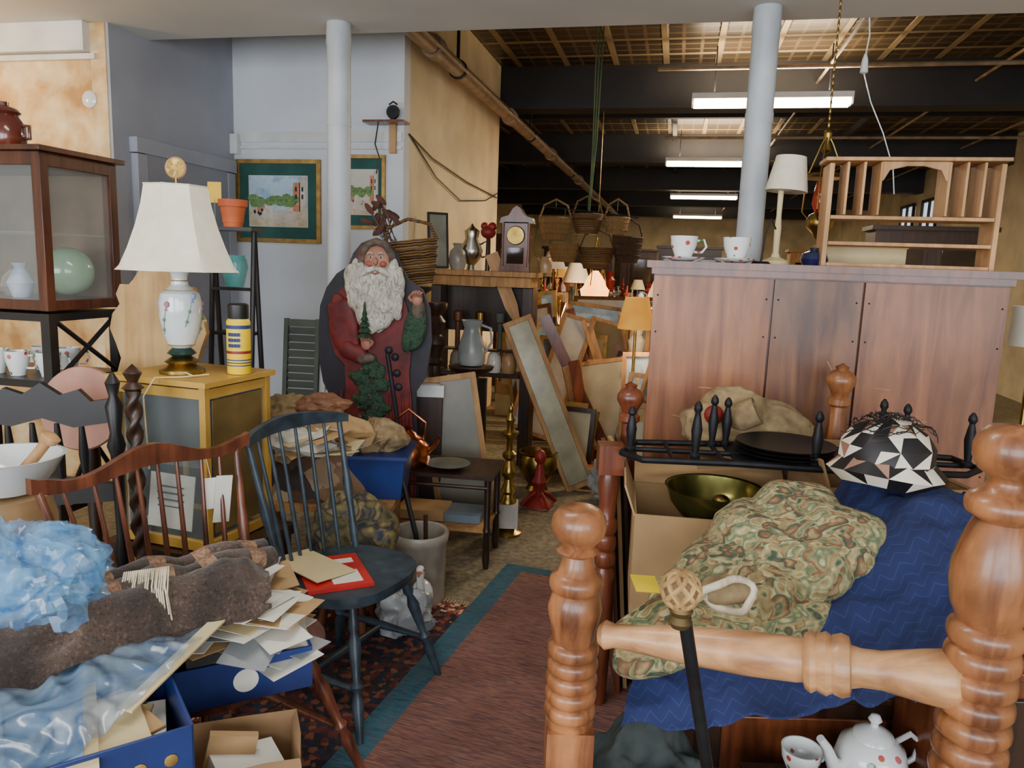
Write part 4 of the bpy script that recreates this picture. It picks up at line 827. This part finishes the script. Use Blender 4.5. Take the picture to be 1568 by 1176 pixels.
for x in(-.1,.1): b.turned((x,-.05,.04),(x,-.05,.36),[(0,.012),(.5,.008),(1,.012)],cherry)
b.done()
for k,(x,m_) in enumerate(((.14,wickL),(.22,stoneb))): 
    b=B('small_crock',loc=(x,5.72-.03*k,1.5)); b.lathe([(0,0),(.04,0),(.05,.05),(.04,.09),(.03,.11),(.035,.12),(0,.12)],m_); b.done()
b=B('old_shutters',loc=(-1.44,4.95,0.01),rot=(R(-6),0,R(-6)),bevel=.002)
for dx,mm in((0,greenp),(.27,wh)):
    for x in(-.11,.11): b.box((dx+x,0,.57),(.03,.03,1.14),mm)
    for z in(.03,.5,1.11): b.box((dx,0,z),(.19,.026,.05),mm)
    for k in range(20): b.box((dx,0,.07+k*.052),(.19,.006,.05),mm,rot=(20,0,0))
b.done()
v=st(-2.92,5.197,1.955); pf('framed_street_painting',v,.68,.6,gold,skyp,(0,0,RA),.03,gm,street)
v=st(-2.26,5.197,2.03); pf('framed_garden_painting',v,.36,.52,gold,paper,(0,0,RA),.025,gm,street)
b=B('corner_bracket_shelf',loc=st(-2.05,5.13,2.5),rz=RA); b.box((0,0,0),(.3,.13,.015),cherry); b.box((.03,.05,-.1),(.05,.02,.2),kraft); b.tube([(-.05,-.02,0),(-.07,-.03,-.15),(-.03,-.04,-.25),(-.06,-.03,-.35)],.005,blk); b.done()
b=B('alarm_clock',loc=st(-2.0,5.13,2.508),rz=RA); b.lathe([(.02,-.015),(.045,-.015),(.048,0),(.045,.015),(.0,.015)],iron,c=(0,0,.06),rot=(90,0,0)); b.lathe([(0,0),(.038,0)],paper,c=(0,-.012,.06),rot=(90,0,0)); b.tube([(-.03,0,0),(0,0,.03),(.03,0,0)],.004,iron); b.tube([(-.03,0,.11),(0,0,.13),(.03,0,.11)],.006,iron); b.done()
b=B('sagging_wires',loc=st(-1.942,5.3,2.5),rz=RA)
b.tube([(0,0,-.05),(.01,.6,-.28),(.01,1.3,-.4),(.01,2.2,-.32),(.01,2.7,-.2)],.006,blk,6); b.tube([(0,0,-.05),(.01,.5,-.15),(.01,1.5,-.22),(.01,2.7,-.25)],.006,blk,6); b.done()

# ---------------- Santa cut-out
def px(u,v_): return ((u-565)/284,1.665-(v_-365)/284)
def P(l): return [px(*q) for q in l]
sred=mat('santa_robe_red','#4e1014','#74201f','#5c1518',rough=.6,scale=9,bump=.1,dirt=(.6,1.15,7))
sdark=mat('santa_cape_black','#15161c','#262430','#1c1a20',rough=.6,scale=7)
sbeard=mat('santa_beard','#8f8c80','#c8c4b6','#d8d4c8','#a09c8e',rough=.9,scale=30,bump=.9,dist=1.2,st=(2,2,.8))
sskin=mat('santa_skin','#a06c5a','#b8846c',rough=.5,scale=12); sgreen=mat('santa_greenery','#12281c','#31503a','#1c3424',rough=.8,scale=40,bump=.9)
sfur=mat('santa_fur','#4a4038','#6c6054',rough=.9,scale=30,bump=.7)
b=B('santa_claus_cutout_figure',loc=(-.765,4.12,0),rz=-3,bevel=.004)
b.poly(P([(563,366),(545,372),(532,388),(524,408),(506,420),(490,442),(480,470),(477,510),(478,555),(484,590),(500,622),(512,650),(505,700),(500,838),(640,838),(637,700),(632,600),(648,575),(655,520),(652,470),(640,440),(618,425),(606,405),(600,385),(585,370)]),.03,sdark,y=0)
b.poly(P([(530,430),(512,445),(500,475),(496,515),(505,545),(520,560),(522,600),(515,650),(508,700),(504,835),(637,835),(634,700),(628,640),(622,570),(626,520),(618,470),(608,440)]),.02,sred,y=-.024)
b.poly(P([(560,370),(545,378),(536,395),(530,420),(545,430),(600,430),(604,410),(597,385),(580,373)]),.03,sred,y=-.03)
b.pillow((px(520,500)[0],-.045,px(520,500)[1]),(.075,.03,.17),sred,rot=(0,-12,0),seed=1); b.pillow((px(538,540)[0],-.055,px(538,540)[1]),(.085,.035,.05),sred,rot=(0,25,0),seed=2)
b.pillow((px(630,500)[0],-.045,px(630,500)[1]),(.06,.03,.13),sgreen,rot=(0,10,0),seed=3)
b.pillow((px(636,470)[0],-.055,px(636,470)[1]),(.035,.03,.05),sfur,rot=(0,0,0),seed=3)
b.pillow((px(556,548)[0],-.06,px(556,548)[1]),(.05,.03,.03),sfur,seed=4)
for u0,u1 in((515,512),(592,600),(612,618),(624,630)): b.tube([(px(u0,600)[0],-.032,px(u0,600)[1]),(px((u0+u1)/2,690)[0],-.036,px(u0,690)[1]),(px(u1,830)[0],-.034,px(u1,830)[1])],[.006,.016,.018],sred,8)
def hand(cx_,cz_,up=1,fl=1):
    b.ell((cx_,-.075,cz_),(.03,.018,.035),sskin,14)
    for k,(dx,ln) in enumerate(((-.021,.028),(-.007,.034),(.007,.032),(.021,.025))):
        p0=Vector((cx_+dx,-.085,cz_+.02*up)); b.tube([p0,p0+Vector((0,-.016,ln*.5*up)),p0+Vector((.004*fl,-.01,ln*.8*up)),p0+Vector((.006*fl,.004,ln*.75*up))],[.0085,.008,.0075,.006],sskin,8)
    b.tube([(cx_-.028*fl,-.08,cz_-.005),(cx_-.04*fl,-.092,cz_+.012*up),(cx_-.03*fl,-.1,cz_+.026*up)],[.01,.009,.007],sskin,8)
x,z=px(557,525); hand(x,z,1,-1); x,z=px(635,455); hand(x,z,1,1)
fx,fz=px(572,398)
b.ell((fx,-.045,fz),(.075,.045,.09),sskin,24)
ck=mat('cheek','#a05448')
b.ell((fx,-.092,fz-.005),(.014,.018,.022),sskin,12); b.ell((fx-.035,-.078,fz-.018),(.022,.015,.018),ck,12); b.ell((fx+.035,-.078,fz-.018),(.022,.015,.018),ck,12)
for s_ in(-1,1):
    b.ell((fx+s_*.027,-.083,fz+.018),(.012,.008,.006),porc,12); b.ell((fx+s_*.027,-.09,fz+.017),.005,blk,10)
    b.tube([(fx+s_*.014,-.089,fz+.026),(fx+s_*.027,-.092,fz+.029),(fx+s_*.042,-.086,fz+.022)],.0035,sskin,6)
    b.tube([(fx+s_*.012,-.09,fz+.034),(fx+s_*.03,-.092,fz+.042),(fx+s_*.048,-.08,fz+.034)],[.005,.006,.003],sbeard,8)
b.tube([(fx-.085,-.05,fz-.06),(fx-.08,-.06,fz+.03),(fx-.045,-.07,fz+.085),(fx,-.075,fz+.1),(fx+.045,-.07,fz+.085),(fx+.08,-.06,fz+.03),(fx+.085,-.05,fz-.06)],[.018,.02,.02,.02,.02,.02,.018],sfur,10)
for dx,dz,rx,rz_ in((0,-.12,.13,.09),(-.04,-.19,.115,.1),(.045,-.2,.115,.11),(0,-.29,.1,.1),(-.1,-.11,.065,.1),(.1,-.11,.06,.1)): b.pillow((fx-.012+dx,-.06,fz+dz),(rx,.04,rz_),sbeard,seed=dx*9,wr=.12,fr=14,e=1)
for s_ in(-1,1): b.tube([(fx,-.1,fz-.04),(fx+s_*.04,-.105,fz-.052),(fx+s_*.085,-.09,fz-.085),(fx+s_*.11,-.08,fz-.13)],[.012,.018,.012,.005],sbeard,10)
b.tube([(fx-.02,-.102,fz-.064),(fx,-.106,fz-.07),(fx+.02,-.102,fz-.064)],.005,ck,8)
tx_,tz_=px(557,500)
for k in range(6): r_=.045*(1-k/6); b.lathe([(r_,0),(.004,.04)],sgreen,c=(tx_,-.11,tz_-.05+k*.03),seg=9)
for k in range(26):
    u=random.uniform(535,580); vv=560+k*9.5; x,z=px(u,vv); b.pillow((x,-.04,z),(.05,.02,.045),sgreen,rot=(0,random.uniform(-40,40),0),seed=k,wr=.2,fr=20,e=1)
for k in range(24):
    x,z=px(random.uniform(538,578),random.uniform(560,760)); b.ell((x,-.068,z),.008,random.choice([sfur,sfur,ck]),8)
for (u,vv) in((600,545),(603,570),(606,592),(590,535)): x,z=px(u,vv); b.ell((x,-.04,z),(.022,.015,.022),sdark,12)
b.tube([(px(588,540)[0],-.04,px(588,540)[1]),(px(604,640)[0],-.04,px(604,640)[1]),(px(612,830)[0],-.04,px(612,830)[1])],.012,sdark,8)
b.box((.02,.12,.015),(.3,.2,.03),dwood); b.done(60)
b=B('wicker_basket',loc=(-.57,4.34,1.42),rot=(0,R(-8),0)); b.lathe([(0,0),(.1,0),(.13,.12),(.15,.23),(.158,.24),(.15,.25),(.14,.24),(.12,.12),(.09,.02),(0,.02)],wicker,seg=36,sy=.7)
b.tube([(-.15,0,.24),(-.12,0,.33),(0,0,.37),(.12,0,.33),(.15,0,.24)],.01,wicker)
for z in(.05,.1,.15,.2): b.lathe([(.107+z*.19,z-.008),(.118+z*.19,z),(.107+z*.19,z+.008)],wicker,seg=36,sy=.7)
lv=mat('dry_leaves','#3a2018','#5a3424',rough=.8)
for k in range(16):
    a=random.uniform(-1.2,1.2); q=Vector((-.12+.05*math.sin(a),0,.25)); t=Vector((-.24+.2*random.random(),random.uniform(-.04,.04),.30+.2*random.random())); b.tube([q,t],.003,dwood,5); b.ell(tuple(t),(.016,.005,.04),lv,8,rot=(0,random.uniform(-70,70),0))
b.done(50)
b=B('basket_pedestal',loc=(-.57,4.34,0)); b.lathe([(0,0),(.1,0),(.08,.03),(.03,.06),(.03,1.35),(.09,1.39),(.1,1.41),(0,1.41)],dwood); b.done()

# ---------------- hanging baskets
b=B('hanging_basket_cluster',loc=(.62,6.5,CZ))
tw=mat('green_twine','#4a5a3c','#64744c',rough=.9)
for dx in(0,.03,-.03): b.tube([(dx,0,0),(dx*.5,0,-1.0),(-.02,0,-1.6)],.006,tw,6)
b.tube([(-.4,0,-1.55),(.4,0,-1.62)],.008,iron)
def bsk(x,z,m_,r_,hh):
    b.lathe([(0,-hh),(r_*.7,-hh),(r_*.9,-hh*.5),(r_,0),(r_*1.04,.01),(r_,.02),(r_*.9,0),(r_*.6,-hh*.8),(0,-hh*.85)],m_,c=(x,0,z))
    for q in(.2,.45,.7): b.lathe([(r_*(1-.25*q),-hh*q-.008),(r_*(1.05-.25*q),-hh*q),(r_*(1-.25*q),-hh*q+.008)],m_,c=(x,0,z))
    b.tube([(x-r_,0,z),(x-r_*.7,0,z+.12),(x,0,z+.17),(x+r_*.7,0,z+.12),(x+r_,0,z)],.008,m_); b.tube([(x,0,z+.17),(x,0,-1.57)],.003,tw,5)
wickD=mat('wicker_dark','#3a2818','#5e4228',rough=.7,kind='wave',scale=26,dist=3,bump=.8)
for x,z,m_,r_,hh_ in((-.30,-1.66,wickL,.14,.17),(-.03,-1.62,wicker,.13,.15),(.06,-1.90,wicker,.15,.16),(.32,-1.80,wickD,.13,.2),(-.22,-1.88,wickL,.13,.13),(.22,-1.64,wickL,.11,.13)): bsk(x,z,m_,r_,hh_)
b.done()
lit=mat('lit_glass_warm','#ff9a3c','#ffba68',emit=4,rough=.5)
b=B('hanging_glass_lamp',loc=(.86,8.2,1.12)); b.lathe([(0,0),(.05,0),(.09,.03),(.14,.1),(.16,.2),(.15,.2),(.12,.24)],lit,seg=24); b.lathe([(.12,.24),(.1,.3),(.06,.36),(.03,.4)],lit)
for a in range(3): t=a*2.1; b.tube([(.12*math.cos(t),.12*math.sin(t),.24),(.08*math.cos(t),.08*math.sin(t),.5),(0,0,.75)],.005,brass)
b.tube([(0,0,.4),(0,0,CZ-1.12)],.004,brass); b.done()
b=B('yellow_shade_floor_lamp',loc=(.93,5.75,0)); b.lathe([(0,0),(.13,0),(.12,.02),(.02,.04),(.012,.06),(.012,1.2)],brass); b.lathe([(.14,1.10),(.09,1.34),(.088,1.34),(.137,1.10)],mat('shade_yellow_lit','#d8902c','#e4a844',emit=.6,rough=.8)); b.done()
def ptl(name,loc,e,c,r=.08):
    l=bpy.data.lights.new(name,'POINT'); l.energy=e; l.color=c; l.shadow_soft_size=r; o=bpy.data.objects.new(name,l); o.location=loc; bpy.context.scene.collection.objects.link(o)
ptl('hanging_lamp_bulb',(.86,8.2,1.0),50,(1,.66,.36)); ptl('yellow_lamp_bulb',(.93,5.75,1.06),14,(1,.68,.36))
# ---------------- rear clutter
random.seed(21)
fms=[gold,gold,dwood,pine,cherry,pineL,pineL]
ims=[mat('print_cream','#b8ae90','#cfc6aa',scale=4),mat('print_grey','#5c625c','#8a8c80',scale=8,dist=2),skyp,mat('print_brown','#4a3626','#7a5c3c',scale=6),mat('canvas_back','#94825c','#a8966c'),mat('print_white','#d0ccc0','#e0dcd0')]
def fpile(name,x,y,z,n,w,hh,rz,sp=.07):
    b=B(name,loc=(x,y,z),rz=rz)
    for k in range(n):
        ww=w*random.uniform(.6,1.1); H=hh*random.uniform(.7,1.1); th=-random.uniform(8,20); ro=random.uniform(-14,14)
        T=Matrix.Translation((random.uniform(-.1,.1),sp*k,0))@Euler((R(th),R(ro),R(random.uniform(-15,15)))).to_matrix().to_4x4()@Matrix.Translation((0,0,H/2+.02+ww*.12*abs(ro)/14))
        fm=random.choice(fms); im=random.choice(ims); fw=.035
        def bx(c,d,m):
            X,Y,Z=[q/2 for q in d]; b.add([(c[0]+sx*X,c[1]+sy*Y,c[2]+sz*Z) for sz in(-1,1) for sx,sy in((-1,-1),(1,-1),(1,1),(-1,1))],[(0,3,2,1),(4,5,6,7),(0,1,5,4),(1,2,6,5),(2,3,7,6),(3,0,4,7)],m,T)
        for s in(-1,1): bx((s*(ww/2-fw/2),0,0),(fw,.025,H),fm); bx((0,0,s*(H/2-fw/2)),(ww-2*fw,.025,fw),fm)
        bx((0,.006,0),(ww-fw,.006,H-fw),im)
    return b.done()
def planks(name,x,y,n,L,rz):
    b=B(name,loc=(x,y,0),rz=rz)
    for k in range(n):
        ll=L*random.uniform(.6,1.1); b.box((random.uniform(-.25,.25)+.15,random.uniform(-.1,.1),ll/2*.93),(random.uniform(.03,.09),.02,ll),random.choice([pine,pineL,dwood,cherry,gold,maple2]),rot=(random.uniform(-14,6),random.uniform(-28,-8),random.uniform(-20,20)))
    return b.done()
def boxes(name,x,y,z,n,s,rz):
    b=B(name,loc=(x,y,z),rz=rz); zz=0
    for k in range(n):
        d=(s*random.uniform(.7,1.1),s*random.uniform(.6,.9),s*random.uniform(.3,.6)); m=random.choice([kraft,kraftd,papery,concrete,blueb,pine,terra])
        b.box((random.uniform(-.04,.04),random.uniform(-.03,.03),zz+d[2]/2),d,m,rot=(0,0,random.uniform(-20,20))); zz+=d[2]
        if k==n-1: b.box((0,-d[1]/2-.002,zz-d[2]/2),(d[0]*.5,.002,d[2]*.4),paper)
    return b.done()
planks('leaning_boards',.28,5.95,7,1.2,5); planks('stack_of_old_planks',.75,6.7,8,1.3,0); planks('loose_trim_boards',.1,7.2,6,1.2,20)
fpile('leaning_picture_frames',.72,6.1,0,7,.5,.85,-25); fpile('leaning_window_sashes',.55,7.0,0,8,.6,1.15,-30); fpile('small_picture_frames',.98,5.05,0,7,.42,.62,-20,.05); fpile('leaning_canvases',1.3,7.3,0,6,.6,1.1,-20); fpile('gilt_frames_pile',.2,6.5,0,6,.45,1.1,-15)
fpile('framed_prints_stack',.46,5.45,0,4,.34,.5,-35,.05); fpile('gilt_mirrors_stack',.86,5.45,0,5,.36,.85,-30,.05)
fpile('tabletop_picture_frames',1.12,6.25,.752,5,.26,.4,-20,.05); fpile('tabletop_mirrors',.35,7.7,.802,5,.32,.5,-15,.05)
def table(name,x,y,w,d,z,m,rz=0):
    b=B(name,loc=(x,y,0),rz=rz,bevel=.003); b.box((0,0,z-.015),(w,d,.03),m); b.box((0,0,z-.07),(w-.08,d-.08,.079),m)
    for sx in(-1,1):
        for sy in(-1,1): b.turned((sx*(w/2-.05),sy*(d/2-.05),0),(sx*(w/2-.05),sy*(d/2-.05),z-.03),[(0,.015),(.1,.025),(.3,.018),(.5,.03),(.6,.018),(.8,.028),(1,.028)],m)
    b.done()
jm=[brass,stone,stoneb,copper,porc,dwood,red,silver,greenp,terra,shade]
def trinkets(name,x,y,z,w,d,n,rz=RA,big=1):
    b=B(name,loc=(x,y,z),rz=rz)
    for k in range(n):
        a=(k+.5)/n*w-w/2; bb=random.uniform(-d/2,d/2); s=random.uniform(.7,1.3)*big; m=random.choice(jm); nm=random.randint(0,5); c=(a,bb,0)
        if nm==0: b.lathe([(0,0),(.04*s,0),(.06*s,.05*s),(.05*s,.11*s),(.03*s,.14*s),(.04*s,.17*s),(.03*s,.17*s)],m,c=c); b.tube([(a+.04*s,bb,.15*s),(a+.09*s,bb,.13*s),(a+.08*s,bb,.07*s),(a+.055*s,bb,.05*s)],.007,m)
        elif nm==1: b.lathe([(0,0),(.05*s,0),(.045*s,.015),(.015,.03),(.012,.15*s),(.025,.17*s),(.012,.19*s),(.03,.24*s),(.01,.25*s),(.01,.33*s),(0,.33*s)],m,c=c)
        elif nm==2: b.lathe([(0,0),(.04*s,0),(.02*s,.02*s),(.05*s,.1*s),(.06*s,.16*s),(.03*s,.2*s),(.05*s,.26*s),(.045*s,.26*s)],m,c=c)
        elif nm==3: b.lathe([(0,0),(.06*s,0),(.062*s,.005),(.062*s,.12*s),(.066*s,.12*s),(.066*s,.14*s),(.02*s,.15*s),(.02*s,.165*s),(0,.17*s)],m,c=c)
        elif nm==4: b.box((a,bb,.06*s),(.16*s,.12*s,.12*s),random.choice([kraft,pine,papery,blueb,cherry]),rot=(0,0,random.uniform(-40,40))); b.box((a,bb,.15*s),(.1*s,.1*s,.06*s),random.choice([paper,red,kraftd]),rot=(0,0,random.uniform(-40,40)))
        else: b.lathe([(0,0),(.05*s,0),(.045*s,.015),(.04*s,.06*s),(.012,.1*s),(.01,.2*s)],m,c=c); b.lathe([(.11*s,.18*s),(.06*s,.32*s),(.058*s,.32*s),(.108*s,.18*s)],random.choice([shade,papery,MATS['shade_yellow_lit']]),c=c)
    b.done()
tn=['pine_kitchen_table','oak_drop_leaf_table','parlor_table','library_table','painted_console_table','harvest_table','gateleg_table','sewing_table','sideboard_table','tavern_table','lamp_table','butler_table','cherry_card_table','hall_table']
cn=['glassware_collection','pottery_collection','lamp_and_vase_collection','brassware_collection','bric_a_brac_collection','crockery_collection','tin_box_collection','candlestick_collection','jug_collection','knick_knack_collection','china_collection','curio_collection','toy_collection','figurine_collection']
for i,(x,y,w_,d_,z_) in enumerate(((1.35,6.3,.8,.5,.75),(.45,7.75,.9,.5,.8),(1.5,8.6,1.1,.6,.95),(.3,9.2,1.0,.6,1.1),(2.3,10.4,1.2,.6,.9),(.9,11.0,1.2,.6,1.2),(2.0,13,1.4,.7,1.0),(3.6,9.5,1.2,.6,1.1),(3.9,12.5,1.4,.7,1.1),(2.6,6.6,1.2,.6,1.1),(3.9,7.3,1.0,.6,1.2))):
    table(tn[i],x,y,w_,d_,z_,random.choice([dwood,pine,cherry,maple2]),RA); trinkets(cn[i],x,y,z_,w_*.85,d_*.5,int(w_*13))
bn=['stacked_boxes','carton_stack','storage_box_stack','crate_stack','book_box_stack','parcel_stack','archive_box_stack','shoe_box_stack']
for i,(x,y,n,s) in enumerate(((1.12,5.6,3,.26),(1.3,5.85,4,.34),(1.6,5.3,4,.42),(1.9,5.9,4,.45),(1.05,7.9,5,.36),(.05,7.8,5,.36),(1.9,7.6,4,.5),(.62,5.28,1,.22))):
    boxes(bn[i],x,y,0,n,s,random.uniform(-25,25))
b=B('plastic_wrapped_bundle',loc=(.72,4.9,.12)); b.crumple((0,0,0.0),(.17,.14,.16),concrete,seed=11,amp=.4); b.done(60)
b=B('tissue_paper_heap',loc=(1.15,4.6,.2)); b.crumple((0,0,0),(.28,.26,.26),paper,seed=13,amp=.3); b.done(60)
for i,(x,y,rz) in enumerate(((.15,8.5,20),(1.1,9.8,-30),(2.9,8.3,10),(.0,10.4,60))): windsor(['dining_chair','kitchen_chair','side_chair','spindle_back_chair'][i],(x,y,0),rz,chairbr,.45,0,6)
for (x,y,hh,m_) in((1.55,7.9,1.35,shade),(2.6,9.2,1.5,shade),(.5,10.2,1.6,shade),(3.1,7.6,1.6,papery),(3.2,11.3,1.5,shade),(.72,9.0,1.45,shade)):
    b=B('floor_lamp',loc=(x,y,0)); b.lathe([(0,0),(.13,0),(.12,.02),(.02,.04),(.012,.06),(.012,hh)],brass); b.lathe([(.17,hh-.08),(.09,hh+.15),(.088,hh+.15),(.167,hh-.08)],m_); b.done()
for (x,y,w_,hh,m_) in((-.6,9.9,1.0,1.9,dwood),(-.4,12.2,1.1,2.0,cherry),(1.2,14.5,1.3,1.9,dwood),(3.4,15,1.2,2.0,dwood),(5.2,11.5,1.2,1.9,cherry),(5.8,14.5,1.2,2.0,pine),(2.6,18,1.4,2.0,dwood),(4.6,8.6,1.2,2.1,dwood)):
    b=B('tall_cupboard',loc=(x,y,0),rz=RA,bevel=.005); b.box((0,0,hh/2),(w_,.45,hh-.04),m_); b.box((0,0,hh),(w_+.08,.52,.05),m_); b.box((0,0,.045),(w_+.04,.48,.08),m_)
    for s in(-1,1):
        b.box((s*w_/4,-.232,hh*.7),(w_*.42,.012,hh*.45),m_); b.box((s*w_/4,-.24,hh*.7),(w_*.34,.006,hh*.38),dglass); b.box((s*w_/4,-.232,hh*.25),(w_*.42,.02,hh*.3),m_); b.ell((s*.04,-.255,hh*.5),.016,brass,10)
    b.done()

# ---------------- lights / world
w_=bpy.data.worlds.new('World'); bpy.context.scene.world=w_; w_.use_nodes=True; bg=w_.node_tree.nodes['Background']; bg.inputs[0].default_value=(.66,.78,1,1); bg.inputs[1].default_value=1.2
def area(name,loc,rot,sx,sy,e,c):
    l=bpy.data.lights.new(name,'AREA'); l.shape='RECTANGLE'; l.size=sx; l.size_y=sy; l.energy=e; l.color=c
    o=bpy.data.objects.new(name,l); o.location=loc; o.rotation_euler=rot; bpy.context.scene.collection.objects.link(o)
for i,s in enumerate((-3,0.2,3.1)):
    area('shop_window_daylight',st(s,-2.45,1.65),(R(90),0,R(RA)),2.6,1.7,(155,120,110)[i],(.92,.95,1))
area('ceiling_fill_light',st(-1,1.6,SZ-.02),(0,0,R(RA)),1.2,.3,22,(1,.95,.88))  # added soft overhead fill for the front room, no real fixture behind it
ptl('corner_lamp_bulb',st(-4.15,3.2,2.45),30,(1,.68,.34),.1)
b=B('wall_sconce',loc=st(-4.15,3.2,2.5)); b.lathe([(.03,.0),(.1,.12),(.11,.2)],brass); b.tube([(0,0,.1),(0,0,SZ-2.5)],.01,brass); b.done()

# ---------------- camera
cam=bpy.data.cameras.new('camera'); co=bpy.data.objects.new('camera',cam); bpy.context.scene.collection.objects.link(co)
cam.lens=26.4; cam.sensor_width=36; cam.clip_start=.05
co.matrix_world=Matrix.Translation((0,0,1.55))@Matrix.Rotation(R(81),4,'X')@Matrix.Rotation(.035,4,'Z')
bpy.context.scene.camera=co
bpy.context.view_layer.update()
RZ=Matrix.Rotation(R(12),4,'Z')
for o in bpy.context.scene.objects:
    if o.parent is None: o.matrix_world=RZ@o.matrix_world
